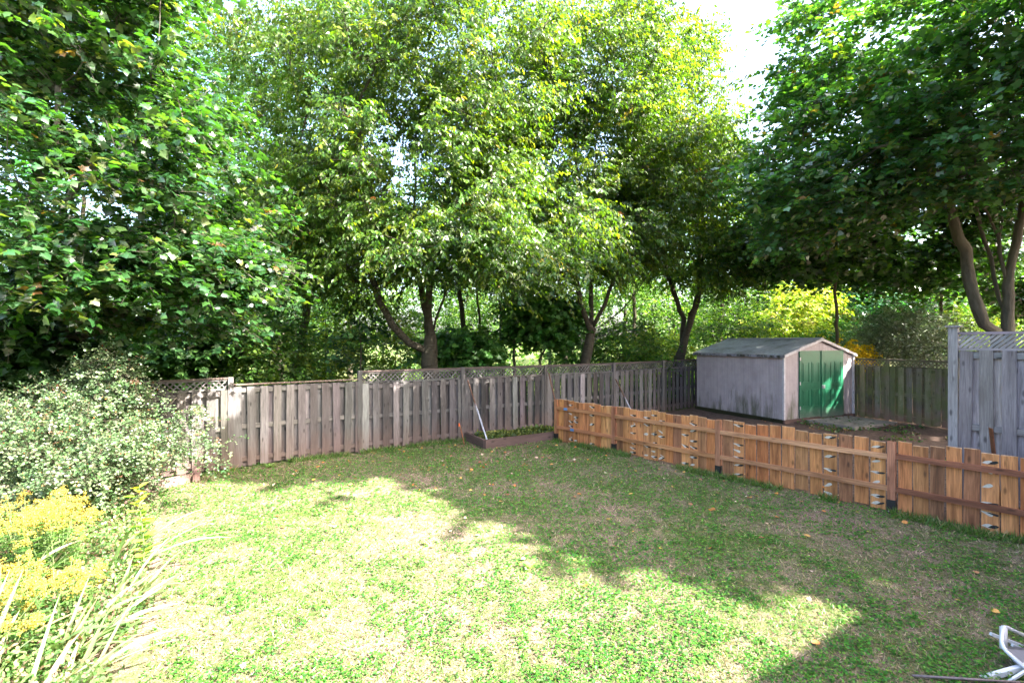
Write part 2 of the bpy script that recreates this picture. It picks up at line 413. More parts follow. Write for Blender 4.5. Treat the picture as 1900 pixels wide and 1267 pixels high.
# cedar fence
CED = [(.52, .28, .10), (.44, .19, .065), (.48, .24, .09), (.52, .29, .115), (.40, .165, .055), (.46, .24, .09)]
CED_D = [(.25, .13, .06), (.30, .16, .07)]
cposts = [(1.08, 11.45), (2.2, 10.2), (3.69, 8.47), (5.31, 6.63), (6.92, 4.8)]
ce = empty('cedar_fence', (1.08, 11.45, 0), 'low new orange cedar board fence with black and white marks on some boards', 'fence')
for i, p in enumerate(cposts):
    d = Vector((.66, -.75, 0)); nn = Vector((d.y, -d.x, 0)); g = G(*p); mb = MB()
    mb.box(Vector((p[0], p[1], (g + .17 + 1.0) / 2)) , d, nn, Z3, .045, .045, (1.0 - g - .17) / 2, wcol((.33, .17, .09), .1)); mb.build('post', M['cedar'], ce)
    mb = MB(); mb.box(Vector((p[0], p[1], g + .085)), d, nn, Z3, .048, .048, .105, (1, 1, 1)); o = mb.build('post_anchor', M['black'], ce)
    mb = MB()
    for sx in (-1, 1): mb.tube([Vector((p[0], p[1], g + .03)) + nn * .05 + d * .025 * sx, Vector((p[0], p[1], g + .03)) + nn * .062 + d * .025 * sx], .012, 6)
    mb.build('bolt', M['steel'], o)
marks = {0: [2, 3, 6], 1: [2, 4, 5, 6, 9, 10], 2: [1, 8, 11], 3: [5]}
darks = {0: [1], 1: [0, 8, 11], 2: [0, 9, 6], 3: [2, 4]}
nbs = [10, 13, 12, 14]
def drop(mb, c, ax, az, n, L, wd, col, ang, th=.0012):
    pts = []
    for k in range(14):
        t = 2 * math.pi * k / 14; x = math.cos(t); y = math.sin(t) * (.55 + .45 * math.cos(t) * .9) 
        x += .06 * math.sin(5 * t + ang * 9); y += .08 * math.cos(3 * t + ang * 5)
        X_ = x * L / 2; Y_ = y * wd / 2; ca, sa = math.cos(ang), math.sin(ang)
        pts.append(c + ax * (X_ * ca - Y_ * sa) + az * (X_ * sa + Y_ * ca))
    mb.poly(pts, n, th, col)
def squig(mb, c, ax, az, n, wd, h, col, ph, th=.0012):
    prev = None
    for k in range(9):
        t = k / 8; X_ = wd * .5 * math.sin(ph + t * 5.5); p = c + ax * X_ + az * (h * (t - .5))
        if prev is not None:
            d = (p - prev).normalized(); s_ = n.cross(d) * .006
            mb.poly([prev - s_, prev + s_, p + s_, p - s_], n, th, col)
        prev = p
for i in range(4):
    a = Vector((*cposts[i], 0)); b = Vector((*cposts[i + 1], 0)); d = b - a; L = d.length; d.normalize(); nn = Vector((d.y, -d.x, 0))
    nb = nbs[i]; lo, hi = .06, L - .06; step = (hi - lo) / nb; gap = [.006, .006, .022, .012][i]
    mb = MB(); mk = MB()
    for j in range(nb):
        x = lo + step * (j + .5); p = a + d * x; g = G(p.x, p.y)
        zt = 1.0 + [.0, .0, .0, .01][i] + rnd.uniform(-.012, .012) + .02 * math.sin(j * 1.3 + i); zb = g + .035 + rnd.uniform(-.025, .02)
        hw = (step - gap) / 2 + rnd.uniform(-.006, .003)
        base = rnd.choice(CED_D) if j in darks[i] else (rnd.choice(CED[:1] + CED[2:4]) if j in marks[i] else rnd.choice(CED))
        ax = (d + nn * rnd.gauss(0, .02)).normalized(); az = (Z3 + d * rnd.gauss(0, .006)).normalized(); ay = az.cross(ax)
        c = p - nn * .012 + Z3 * ((zt + zb) / 2)
        mb.box(c, ax, ay, az, hw, .009, (zt - zb) / 2, wcol(base, .08), top=rnd.uniform(-.008, .008))
        # pale sawn end
        mb.box(p - nn * .012 + Z3 * (zt - .000), ax, ay, az, hw * .985, .0085, .0065, (.62, .45, .27))
        if j in marks[i]:
            face = p - nn * .012 + (ay if ay.dot(nn) > 0 else -ay) * .0095
            zz = .1
            while zz < .96:
                q = face + Z3 * zz; s_ = rnd.choice((-1, 1)); ang = rnd.gauss(0, .22) 
                wh = (.52, .48, .42); bk = (.012, .012, .014)
                sc = hw * 2.3
                if rnd.random() < .2: squig(mk, q + Z3 * .02, ax, Z3, nn, sc * .55, .1, rnd.choice((wh, bk)), rnd.uniform(0, 6))
                drop(mk, q - ax * sc * .16, ax, Z3, nn, sc * .62, .045 + rnd.random() * .035, wh, ang)
                if rnd.random() < .75: drop(mk, q + ax * sc * .12 + nn * .0006, ax, Z3, nn, sc * .6, .034 + rnd.random() * .03, bk, ang + .15)
                zz += rnd.uniform(.09, .24)
    n0 = len(mb.f); o0 = len(mb.v)
    mb.v += mk.v; mb.c += mk.c; mb.g += mk.g; mb.f += [[q + o0 for q in f_] for f_ in mk.f]
    pn = mb.build('board_panel', [M['cedar'], M['paint']], ce)
    for pg_ in list(pn.data.polygons)[n0:]: pg_.material_index = 1
    for zr in (.80, .345):
        mb = MB(); q = Z3 * (zr + rnd.uniform(-.01, .01)); w_ = .042
        mb.beam(a + d * .046 + q + nn * .022, b - d * .046 + q + nn * .022, .07, w_, col=wcol([(.36, .19, .085), (.40, .22, .10), (.44, .27, .14), (.24, .11, .06)][i], .05)); r_ = mb.build('rail', M['cedar'], ce)
        if i == 0:
            mb = MB(); c = a + d * (.32 if zr > .5 else .52) + q + nn * .044; mb.box(c, d, nn, Z3, .055, .002, .03); mb.build('tape', M['blue'], r_)

# ------------------------------------------------------------------ shed
U = Vector((.914, .406, 0)); Vv = Vector((-.406, .914, 0)); FL = Vector((7.62, 13.3, 0)); SW, SD = 3.1, 3.2
FLZ, EV, RG = .20, 2.02, 2.47
def sp(t, s, z): return FL + U * t + Vv * s + Z3 * z
def shed_mat():
    m, n, l = newmat('shed_siding')
    ge = N(n, 'ShaderNodeNewGeometry'); a = N(n, 'ShaderNodeAttribute', attribute_name='grain')
    sx = N(n, 'ShaderNodeSeparateXYZ'); l.new(ge.outputs['Position'], sx.inputs[0])
    mp = N(n, 'ShaderNodeMapping'); l.new(a.outputs['Vector'], mp.inputs[0]); mp.inputs['Scale'].default_value = (5, 5, .7)
    st = noise(n, l, mp.outputs[0], 1.0, 5, .7)
    hgt = N(n, 'ShaderNodeMapRange'); l.new(sx.outputs[2], hgt.inputs[0]); hgt.inputs[1].default_value = .15; hgt.inputs[2].default_value = 1.5; hgt.inputs[3].default_value = .26; hgt.inputs[4].default_value = 0
    ad = N(n, 'ShaderNodeMath', operation='ADD'); l.new(st, ad.inputs[0]); l.new(hgt.outputs[0], ad.inputs[1])
    msk = ramp(n, l, ad.outputs[0], [(.66, (0, 0, 0)), (.84, (.8, .8, .8))])
    f = noise(n, l, ge.outputs['Position'], 3, 5)
    base = ramp(n, l, f, [(.3, (.40, .33, .335)), (.7, (.50, .42, .42))])
    mp4 = N(n, 'ShaderNodeMapping'); l.new(a.outputs['Vector'], mp4.inputs[0]); mp4.inputs['Scale'].default_value = (16, 16, .5)
    s2 = ramp(n, l, noise(n, l, mp4.outputs[0], 1, 4, .6), [(.35, (.9, .9, .9)), (.6, (1.04, 1.04, 1.04))])
    base = mixc(n, l, 1, base, s2, 'MULTIPLY')
    principled(n, l, mixc(n, l, msk, base, (.085, .09, .045)), .7, .3, st, bs=.2)
    return m
M['shed'] = shed_mat()
def roof_mat():
    m, n, l = newmat('shed_roof'); ge = N(n, 'ShaderNodeNewGeometry')
    f = noise(n, l, ge.outputs['Position'], 1.6, 6, .7); f2 = noise(n, l, ge.outputs['Position'], 14, 4, .6)
    c = ramp(n, l, f, [(.35, (.24, .23, .20)), (.5, (.38, .36, .35)), (.7, (.5, .48, .48))])
    c = mixc(n, l, ramp(n, l, f2, [(.5, (0, 0, 0)), (.75, (.5, .5, .5))]), c, (.15, .14, .12))
    principled(n, l, c, .85, .2, f2, bs=.3); return m
M['roof'] = roof_mat()
def fascia_mat():
    m, n, l = newmat('fascia'); ge = N(n, 'ShaderNodeNewGeometry')
    f = noise(n, l, ge.outputs['Position'], 5, 6, .7)
    principled(n, l, ramp(n, l, f, [(.42, (.05, .05, .035)), (.56, (.30, .28, .31))]), .7); return m
M['fascia'] = fascia_mat(); M['trim'] = plain('shed_trim', (.52, .48, .49), .6, var=.2)
def door_mat():
    m, n, l = newmat('green_door'); ge = N(n, 'ShaderNodeNewGeometry'); sx = N(n, 'ShaderNodeSeparateXYZ'); l.new(ge.outputs['Position'], sx.inputs[0])
    f = noise(n, l, ge.outputs['Position'], 4, 6, .7)
    c = ramp(n, l, f, [(.3, (.006, .10, .045)), (.7, (.014, .145, .07))])
    ad = N(n, 'ShaderNodeMath', operation='MULTIPLY_ADD'); l.new(f, ad.inputs[0]); ad.inputs[1].default_value = -.7; l.new(sx.outputs[2], ad.inputs[2])
    mr = N(n, 'ShaderNodeMapRange'); l.new(ad.outputs[0], mr.inputs[0]); mr.inputs[1].default_value = .15; mr.inputs[2].default_value = -.15; mr.inputs[3].default_value = 0; mr.inputs[4].default_value = .7
    principled(n, l, mixc(n, l, mr.outputs[0], c, (.16, .16, .14)), .45, .5, f, bs=.1); return m
M['door'] = door_mat()
she = empty('garden_shed', sp(0, 0, .1), 'grey mauve garden shed with low gable roof and green double doors', 'shed')
mb = MB()
def wall_strips(t0, s0, t1, s1, zf, n, nrm):
    """vertical siding: strips with narrow grooves"""
    A = sp(t0, s0, 0); B = sp(t1, s1, 0); d = (B - A); L = d.length; d.normalize()
    for k in range(n):
        x0 = L * k / n + .003; x1 = L * (k + 1) / n - .003; xc = (x0 + x1) / 2; ztop = zf(xc)
        zl, zr = zf(x0), zf(x1)
        i = len(mb.v)
        for off in (0.0, -.02):
            for (x, z) in ((x0, FLZ), (x1, FLZ), (x1, zr), (x0, zl)):
                mb.v.append(A + d * x + nrm * off + Z3 * z); mb.c.append((1, 1, 1)); mb.g.append((x * 1.0 + t0 * 7, s0 * 3, z))
        mb.f += [[i, i + 1, i + 2, i + 3], [i + 7, i + 6, i + 5, i + 4], [i, i + 4, i + 5, i + 1], [i + 1, i + 5, i + 6, i + 2], [i + 2, i + 6, i + 7, i + 3], [i + 3, i + 7, i + 4, i]]
gab = lambda x: EV + (RG - .03 - EV) * (1 - abs(x - SW / 2) / (SW / 2))
wall_strips(0, 0, SW, 0, gab, 24, -Vv)
wall_strips(0, SD, 0, 0, lambda x: EV, 22, -U)
wall_strips(SW, 0, SW, SD, lambda x: EV, 22, U)
wall_strips(SW, SD, 0, SD, lambda x: gab(x), 24, Vv)
# inner dark core
c0 = [sp(.03, .03, FLZ), sp(SW - .03, .03, FLZ), sp(SW - .03, SD - .03, FLZ), sp(.03, SD - .03, FLZ)]
i = len(mb.v)
for p in c0: mb.v.append(p)
for p in c0: mb.v.append(Vector((p.x, p.y, EV - .01)))
for _ in range(8): mb.c.append((1, 1, 1)); mb.g.append((0, 0, 0))
for q in ((0, 1, 5, 4), (1, 2, 6, 5), (2, 3, 7, 6), (3, 0, 4, 7), (4, 5, 6, 7)): mb.f.append([i + k for k in q])
mb.build('wall', M['shed'], she)
for (t, s) in ((-.012, -.012), (SW + .012, -.012)):
    mb = MB(); mb.box(sp(t, s, (FLZ + EV) / 2 - .01), U, Vv, Z3, .03, .03, (EV - FLZ) / 2 - .01); mb.build('corner_trim', M['trim'], she)
mb = MB()
OH = .07
for sg in (0, 1):
    ea = sp(-OH if not sg else SW + OH, -OH, EV - .02); eb = sp(-OH if not sg else SW + OH, SD + OH, EV - .02)
    ra = sp(SW / 2, -OH, RG); rb = sp(SW / 2, SD + OH, RG)
    nrm = (eb - ea).cross(ra - ea).normalized(); nrm = nrm if nrm.z > 0 else -nrm
    mb.poly([ea, eb, rb, ra], nrm, .03, (1, 1, 1))
rf = mb.build('roof', M['roof'], she)
mb = MB(); mb.beam(sp(SW / 2, -OH - .01, RG + .035), sp(SW / 2, SD + OH, RG + .035), .02, .12); mb.build('ridge_cap', M['trim'], rf)
for s in (-OH - .012, SD + OH + .012):
    for t in (-OH, SW + OH):
        mb = MB(); mb.beam(sp(t, s, EV - .035), sp(SW / 2 + (.001 if t < 0 else -.001), s + (0 if t < 0 else .001), RG - .015), .075, .02); mb.build('gable_trim', M['trim'], rf)
for t in (-OH - .012, SW + OH + .012): mb = MB(); mb.beam(sp(t, -OH - .02, EV - .045), sp(t, SD + OH + .02, EV - .045), .07, .02); mb.build('fascia', M['fascia'], rf)
mb = MB()
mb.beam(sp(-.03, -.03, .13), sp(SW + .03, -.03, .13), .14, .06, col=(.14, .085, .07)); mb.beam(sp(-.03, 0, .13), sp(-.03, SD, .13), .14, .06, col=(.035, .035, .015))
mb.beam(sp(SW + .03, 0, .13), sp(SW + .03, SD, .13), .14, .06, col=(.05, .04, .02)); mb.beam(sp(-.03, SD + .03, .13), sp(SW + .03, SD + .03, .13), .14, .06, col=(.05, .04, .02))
mb.build('base_beam', M['timber'], she)
for (t0, t1, off, lab, dz) in ((.62, 1.525, .024, None, 0), (1.535, 2.545, .05, None, -.03)):
    mb = MB(); z0, z1 = FLZ + .02 + dz, 2.13; tc_ = (t0 + t1) / 2; wd = t1 - t0
    mb.box(sp(tc_, -off, (z0 + z1) / 2), U, Vv, Z3, wd / 2, .018, (z1 - z0) / 2)
    for cx in (-.23, .23):
        for (za, zb) in ((.16, .42), (.52, .83)):
            za_, zb_ = z0 + (z1 - z0) * za, z0 + (z1 - z0) * zb; hw = .145; c = sp(tc_ + cx * wd, -off - .021, (za_ + zb_) / 2)
            hh = (zb_ - za_) / 2
            for (dx, dz_, w1, h1) in ((-hw, 0, .011, hh), (hw, 0, .011, hh), (0, hh - .011, hw - .012, .011), (0, -hh + .011, hw - .012, .011)):
                mb.box(c + U * dx + Z3 * dz_, U, Vv, Z3, w1, .007, h1)
            mb.box(c, U, Vv, Z3, hw - .045, .006, hh - .045)
    dr = mb.build('door', M['door'], she)
    mb = MB()
    if t0 > 1: mb.box(sp(t0 + .07, -off - .025, 1.08), U, Vv, Z3, .07, .01, .045); mb.tube([sp(t0 + .03, -off - .045, 1.09), sp(t0 + .03, -off - .045, 1.03)], .022, 8); mb.build('latch', M['steel'], dr)
    else:
        for zz in (.5, 1.2, 1.9): mb = MB(); mb.box(sp(t0 + .012, -off - .022, zz), U, Vv, Z3, .02, .006, .045); mb.build('hinge', M['trim'], dr)
# slab at the shed door
mb = MB(); c = sp(1.75, -.75, 0); mb.box(Vector((c.x, c.y, .125)), U, Vv, Z3, .95, .65, .045); tag(mb.build('path', M['concrete'], loc=(c.x, c.y, .1)), kind='structure')
# planter
def box_between(mb, a, b, z0, z1, th, col):
    a = Vector((*a, 0)); b = Vector((*b, 0)); mb.beam(a + Z3 * (z0 + z1) / 2, b + Z3 * (z0 + z1) / 2, z1 - z0, th, col=col)
pe = empty('planter_box', (-.6, 10.6, 0), 'brown timber planter box against the fence, full of weeds', 'planter')
PC = (.13, .085, .075)
for a, b in (((-.6, 10.6), (1.1, 11.6)), ((-.62, 10.64), (-1.13, 11.5))):
    mb = MB(); box_between(mb, a, b, -.03, .205, .045, PC); mb.build('plank', M['timber'], pe)
mb = MB(); mb.poly([(-.62, 10.68, .13), (1.08, 11.64, .13), (.74, 12.5, .13), (-1.1, 11.5, .13)], (0, 0, -1), .15, (1, 1, 1)); mb.build('soil', M['soil'], pe)
te = empty('bed_edging', (-5.5, 8.12, 0), 'brown timber edging around the shrub bed beside the fence', 'garden edging')
for a, b, c in (((-6.25, 6.8), (-5.79, 7.6), (.22, .15, .13)), ((-5.77, 7.63), (-5.47, 8.15), (.24, .17, .15)), ((-5.36, 8.05), (-5.62, 8.5), (.15, .09, .08))):
    mb = MB(); box_between(mb, a, b, -.03, .14, .10, c); mb.build('timber', M['timber'], te)
# brace poles
for (lab, a, b, f) in (('rusty pole with bare steel lower half leaning on the fence above the planter', (-1.07, 11.45, 1.46), (-.55, 10.7, .14), .42),
                    ('rusty brown pole leaning on the grey fence behind the first cedar post', (.98, 12.68, 1.56), (1.28, 12.05, .1), .9),
                    ('rusty pole with blue grey lower end leaning on the fence behind the low cedar fence', (3.03, 13.85, 1.3), (3.5, 13.1, .08), .45)):
    mb = MB(); a = Vector(a); b = Vector(b); pts = [a.lerp(b, k / 8) for k in range(9)]
    cols = [(.13, .06, .035) if k / 8 < f else (.42, .42, .48) for k in range(9)]
    mb.tube(pts, .019, 8, cols=cols); tag(mb.build('brace_pole', M['pole'], loc=tuple(b)), lab, 'pole')
mb = MB(); mb.beam((6.42, 6.36, 1.24), (6.62, 6.42, .05), .07, .012, up=Vector((.3, 1, 0)), col=(.22, .085, .04))
tag(mb.build('rusty_stake', M['pole'], loc=(6.6, 6.4, .1)), 'rusty brown metal stake leaning in front of the tall silver grey fence', 'stake')
mb = MB(); mb.tube([(-1.22, 11.15, .42), (-1.1, 11.0, -.02)], .012, 6, col=(.3, .12, .06)); o = mb.build('garden_marker', M['timber'], loc=(-1.1, 11.0, 0))
tag(o, 'small wooden garden stake with an orange cap beside the planter corner', 'stake')
mb = MB(); mb.tube([(-1.245, 11.185, .40), (-1.25, 11.19, .47)], .02, 8); mb.build('cap', M['orange'], o)
mb = MB(); pp = sp(2.62, SD + .5, 0); mb.tube([Vector((pp.x, pp.y, .1)), Vector((pp.x, pp.y, 2.46))], .06, 10, col=(.4, .22, .15)); tag(mb.build('garden_post', M['timber'], loc=(pp.x, pp.y, .1)), 'reddish wooden post top showing just above the shed roof', 'post')

# folding chair lying at the lower right
fc = empty('folding_chair', (3.75, 3.45, 0), 'white tubular metal folding chair with grey seat lying on the grass, lower right corner', 'chair')
def rpath(pts, r=.06, n=4):
    pts = [Vector(p) for p in pts]; out = [pts[0]]
    for a, b, c in zip(pts, pts[1:], pts[2:]):
        p0 = b + (a - b).normalized() * min(r, (a - b).length / 2); p1 = b + (c - b).normalized() * min(r, (c - b).length / 2)
        for k in range(n + 1):
            t = k / n; out.append(p0 * (1 - t) ** 2 + b * 2 * t * (1 - t) + p1 * t * t)
    out.append(pts[-1]); return out
def px(x, y, Zd): return Vector(((x - 950) * Zd / 880, Zd, H - (y - 633.5) * Zd / 880))
mb = MB()
mb.beam(px(1862, 1163, 3.55), px(1862, 1204, 3.50), .03, .035, up=Vector((0, 1, 0)))
mb.tube(rpath([px(1985, 1218, 3.75), px(1868, 1163, 3.58), px(1861, 1163, 3.55)], .02), .013, 8)
mb.tube(rpath([px(1861, 1163, 3.55), px(1858, 1200, 3.48), px(1985, 1310, 3.2)], .05), .014, 8)
mb.build('back_frame', M['white_metal'], fc, True)
mb = MB(); mb.beam(px(1838, 1175, 3.78), px(1985, 1232, 3.72), .022, .02); mb.beam(px(1878, 1196, 3.68), px(1985, 1240, 3.62), .02, .02); mb.build('armrest_bar', M['white_metal'], fc)
mb = MB(); a, b, c, d = px(1868, 1198, 3.56), px(1985, 1208, 3.72), px(1985, 1290, 3.36), px(1880, 1222, 3.42)
mb.poly([a, b, c, d], (0, 0, -1), .02, (1, 1, 1)); mb.build('seat', M['seatgrey'], fc)
mb = MB(); mb.beam(px(1822, 1259, 3.40), px(1985, 1212, 3.42), .035, .03); mb.beam(px(1836, 1254, 3.44), px(1870, 1254, 3.44), .02, .02); mb.build('leg', M['white_metal'], fc)
mb = MB(); mb.beam(px(1868, 1266, 3.34), px(1910, 1240, 3.36), .016, .015); mb.build('stretcher', M['white_metal'], fc)
mb = MB(); mb.tube([px(1693, 1252.5, 3.38), px(1985, 1271, 3.28)], .009, 8, (.17, .13, .13)); tag(mb.build('metal_rod', M['pole'], loc=(3.2, 3.35, .02), smooth=True), 'thin dark metal rod lying on the grass in front of the folding chair', 'rod')

# ------------------------------------------------------------------ trees
class Skel:
    def __init__(s, base): s.p = [np.array(base, float)]; s.par = [-1]; s.main = {}
    def add(s, parent, pts):
        for q in pts: s.p.append(np.array(q, float)); s.par.append(parent); parent = len(s.p) - 1
        return parent
    def limb(s, pts, jit=.02):
        """attach polyline to the nearest node, resampled"""
        P = np.array(s.p); a = int(np.argmin(np.linalg.norm(P - np.array(pts[0]), axis=1)))
        seq = []; prev = np.array(s.p[a])
        for q in (pts if np.linalg.norm(prev - np.array(pts[0])) > .25 else pts[1:]):
            q = np.array(q, float); n = max(1, int(np.linalg.norm(q - prev) / .3))
            for k in range(1, n + 1): seq.append(prev + (q - prev) * k / n + NP.normal(0, jit, 3))
            prev = q
        return s.add(a, seq)
    def reach(s, targets, start_from=0, up=.25, seg=.4, minh=None):
        t0 = s.p[0]
        order = sorted(range(len(targets)), key=lambda i: np.linalg.norm(targets[i] - t0))
        for i in order:
            t = targets[i]; P = np.array(s.p[start_from:]); d = np.linalg.norm(P - t, axis=1) + .8 * np.maximum(0, P[:, 2] - t[2] + .1)
            if minh is not None: d = d + 10 * (P[:, 2] < minh)
            a = int(np.argmin(d)) + start_from; A = s.p[a]; L = np.linalg.norm(t - A); n = max(2, int(L / seg)); b = NP.normal(0, .07 * L, 3)
            s.add(a, [A + (t - A) * (k / n) + b * math.sin(math.pi * k / n) + np.array([0, 0, up * L * .35 * math.sin(math.pi * k / n)]) + NP.normal(0, .015, 3) for k in range(1, n + 1)])
    def mesh(s, mb, base_r, tip=.006, ex=2.3, ns=None, col=(1, 1, 1), maxr=None, flare=1.25):
        n = len(s.p); r = np.zeros(n); ch = [[] for _ in range(n)]
        for i in range(1, n): ch[s.par[i]].append(i)
        acc = np.zeros(n)
        for i in range(n - 1, -1, -1):
            r[i] = max(tip, acc[i] ** (1 / ex) if acc[i] > 0 else tip) 
            if i: acc[s.par[i]] += (r[i] * 1.012) ** ex
        k = math.log(base_r / tip) / max(.01, math.log(r[0] / tip)) if r[0] > tip * 1.01 else 1
        r = tip * (r / tip) ** k
        r[0] *= flare
        s.r = r
        for i in range(n):
            for c in ch[i]:
                main = max(ch[i], key=lambda q: r[q])
                if c == main and i != 0: continue
                chain = [i, c]
                while ch[chain[-1]]: chain.append(max(ch[chain[-1]], key=lambda q: r[q]))
                rad = [r[q] for q in chain]
                if i != 0: rad[0] = min(rad[0], rad[1] * 1.15)
                mb.tube([s.p[q] for q in chain], rad, 12 if rad[1] > .1 else (8 if rad[1] > .04 else (5 if rad[1] > .015 else 3)), col, cap=True)
def P(x, y, Z): return np.array([(x - 950) * Z / 880, Z, H - (y - 633.5) * Z / 880])
def ell(ells, n, lo=.45, mind=.5, rej=None):
    out = []; tries = 0; wts = np.array([e[1][0] * e[1][1] * e[1][2] for e in ells]) ** .67; wts /= wts.sum()
    while len(out) < n and tries < n * 60:
        tries += 1; c, r = ells[NP.choice(len(ells), p=wts)]
        v = NP.normal(0, 1, 3); v /= np.linalg.norm(v); v *= (lo ** 3 + (1 - lo ** 3) * NP.rand()) ** (1 / 3)
        q = np.array(c) + v * np.array(r)
        if rej is not None and rej(q): continue
        if out and np.min(np.linalg.norm(np.array(out) - q, axis=1)) < mind: continue
        out.append(q)
    return np.array(out)
def sprays(cl, cen, ntw, nl, sig, tl, droop, lsize, tpl, palette, wts, hang, flat, wid=1.0, jit=.3, coljit=.18, pervar=.18, sigz=.6):
    """twigs with leaves. returns leaf arrays and twig segments"""
    K = len(cl); ti = np.repeat(np.arange(K), ntw); n = len(ti)
    O = cl[ti] + NP.normal(0, sig, (n, 3)) * np.array([1, 1, sigz])
    D = unit(cl[ti] - cen) * np.array([1, 1, .35]) + NP.normal(0, .65, (n, 3)) * np.array([1, 1, .55]); D = unit(D)
    L = tl * NP.uniform(.6, 1.25, n)
    s = (np.arange(nl) + .6) / nl; s = np.tile(s, (n, 1)) + NP.uniform(-.04, .04, (n, nl))
    Pt = O[:, None] + D[:, None] * (L[:, None] * s)[..., None]; Pt[..., 2] -= droop * (s ** 2) * L[:, None]
    side = unit(np.cross(D, np.array([0, 0, 1.]) + NP.normal(0, .1, (n, 3)))); sg = np.where(np.arange(nl) % 2, 1, -1)[None, :, None]
    A = side[:, None] * sg * .8 + D[:, None] * .55 + np.array([0, 0, -hang]) + NP.normal(0, jit, (n, nl, 3))
    A = A.reshape(-1, 3); Pf = Pt.reshape(-1, 3)
    Nn = np.array([0, 0, 1.]) * flat + D.repeat(nl, 0) * (1 - flat) * .8 + NP.normal(0, .38, A.shape)
    cls = pal(n, palette, wts, pervar)
    cols = cls.repeat(nl, 0) * (1 + NP.normal(0, coljit, (n * nl, 1)))
    sel = NP.rand(n * nl) < .12; cols[sel] = pal(int(sel.sum()), palette, wts, .2)
    Pf = Pf + NP.normal(0, .015, Pf.shape)
    lf = leaves(Pf, A, Nn, lsize * NP.uniform(.65, 1.2, len(Pf)), tpl, np.clip(cols, .004, .9), wid)
    e = O + D * L[:, None]; e[:, 2] -= droop * L; mid = O + D * L[:, None] * .5; mid[:, 2] -= droop * .25 * L
    c = cl[ti]; 
    return lf, (c, O, mid, e)
def twig_mesh(segs, r0, r1, keep=1.0):
    c, O, mid, e = segs; n = len(O); k = NP.rand(n) < keep
    pts = [c[k], O[k], mid[k], e[k]]; n = k.sum(); V = []
    for j, p in enumerate(pts):
        rr = r0 + (r1 - r0) * j / 3
        for t in range(3):
            a = 2 * math.pi * t / 3; V.append(p + np.array([math.cos(a) * rr, math.sin(a) * rr * .7, math.sin(a) * rr * .7]))
    V = np.stack(V, 1); Fc = []
    for j in range(3):
        for t in range(3):
            a = j * 3 + t; b = j * 3 + (t + 1) % 3; Fc.append((a, b, b + 3, a + 3))
    Fc = (np.arange(n)[:, None, None] * 12 + np.array(Fc)[None]).reshape(-1, 4)
    return V.reshape(-1, 3), Fc
def merge_wood(mb, segs, r0=.006, r1=.0025, keep=.6):
    V, Fc = twig_mesh(segs, r0, r1, keep); o = len(mb.v)
    mb.v += [Vector(v) for v in V.tolist()]; mb.f += (Fc + o).tolist(); mb.c += [(1, 1, 1)] * len(V); mb.g += V.tolist()
def tree(name, label, cat_, base, limbs, cl, base_r, leafargs, lmat, bmat, group=None, cen=None, keep=.6, minh=None, up=.25, extra_leaf=None, bases=None, tip=.006, twr=(.006, .0025)):
    e = empty(name, tuple(base), label, cat_, group)
    sk = Skel(base)
    for lb in limbs: sk.limb(lb)
    sk.reach(list(cl), minh=minh, up=up)
    mb = MB(); sk.mesh(mb, base_r, tip=tip)
    cen_ = np.array(cen if cen is not None else cl.mean(0)); lf, segs = sprays(cl, cen_, **leafargs)
    if keep > 0: merge_wood(mb, segs, twr[0], twr[1], keep)
    mb.build('trunk', M[bmat], e, True)
    parts = [lf]
    if extra_leaf: parts += extra_leaf
    V, Fc, C = cat(parts)
    fast_mesh('crown', V, Fc, M[lmat], C, e)
    return e
CH = [(.045, .10, .012), (.065, .125, .015), (.03, .075, .014), (.11, .16, .018), (.24, .20, .03), (.26, .10, .03)]; CHW = [5, 5, 3, 2.4, .06, .02]
MPD = [(.030, .09, .034), (.042, .115, .038), (.06, .135, .036), (.10, .14, .03), (.16, .11, .04)]; MPW = [5, 5, 3, .9, .15]
MPL = [(.018, .056, .018), (.025, .07, .02), (.04, .09, .022), (.09, .12, .03), (.18, .10, .04)]; MLW = [5, 5, 3, 1.2, .07]
BG1 = [(.05, .12, .016), (.075, .15, .018), (.13, .20, .022), (.035, .09, .016)]; BGW = [4, 4, 3, 2]
BGY = [(.17, .25, .03), (.23, .28, .035), (.12, .20, .022), (.32, .29, .04)]; BYW = [4, 4, 3, 1]
cherry = dict(ntw=46, nl=13, sig=.36, tl=.62, droop=.42, lsize=.118, tpl=T_LEAF, palette=CH, wts=CHW, hang=.95, flat=.35, wid=1.05)

# cherry nearest the middle
b1 = P(800, 790, 12.6); b1[2] = 0
l1 = [[b1, P(800, 700, 12.6), P(796, 655, 12.6)],
      [P(796, 655, 12.6), P(797, 560, 12.5), P(801, 480, 12.4), P(806, 420, 12.4), P(834, 332, 12.3), P(854, 288, 12.2), P(872, 190, 12.2), P(914, 119, 12), P(913, 0, 12)],
      [P(796, 655, 12.6), P(760, 636, 12.3), P(727, 602, 12.1), P(706, 560, 12), P(688, 510, 11.9), P(662, 440, 11.7), P(625, 370, 11.5), P(560, 260, 11.4)],
      [P(797, 620, 12.6), P(786, 570, 12.9), P(778, 520, 13), P(760, 470, 13.1), P(770, 350, 13.3), P(774, 120, 13.5)],
      [P(798, 640, 12.5), P(812, 590, 12.9), P(850, 480, 13.4), P(900, 330, 13.8)],
      [P(803, 450, 12.4), P(860, 430, 11.6), P(930, 420, 10.9)]]
def rej1(q):
    x = 950 + 880 * q[0] / q[1]; y = 633.5 - (q[2] - H) * 880 / q[1]
    if y > 580: return True
    if 735 < x < 800 and 270 < y < 330 and NP.rand() < .8: return True
    if y > 515 and not (480 < x < 720): return True
    return False
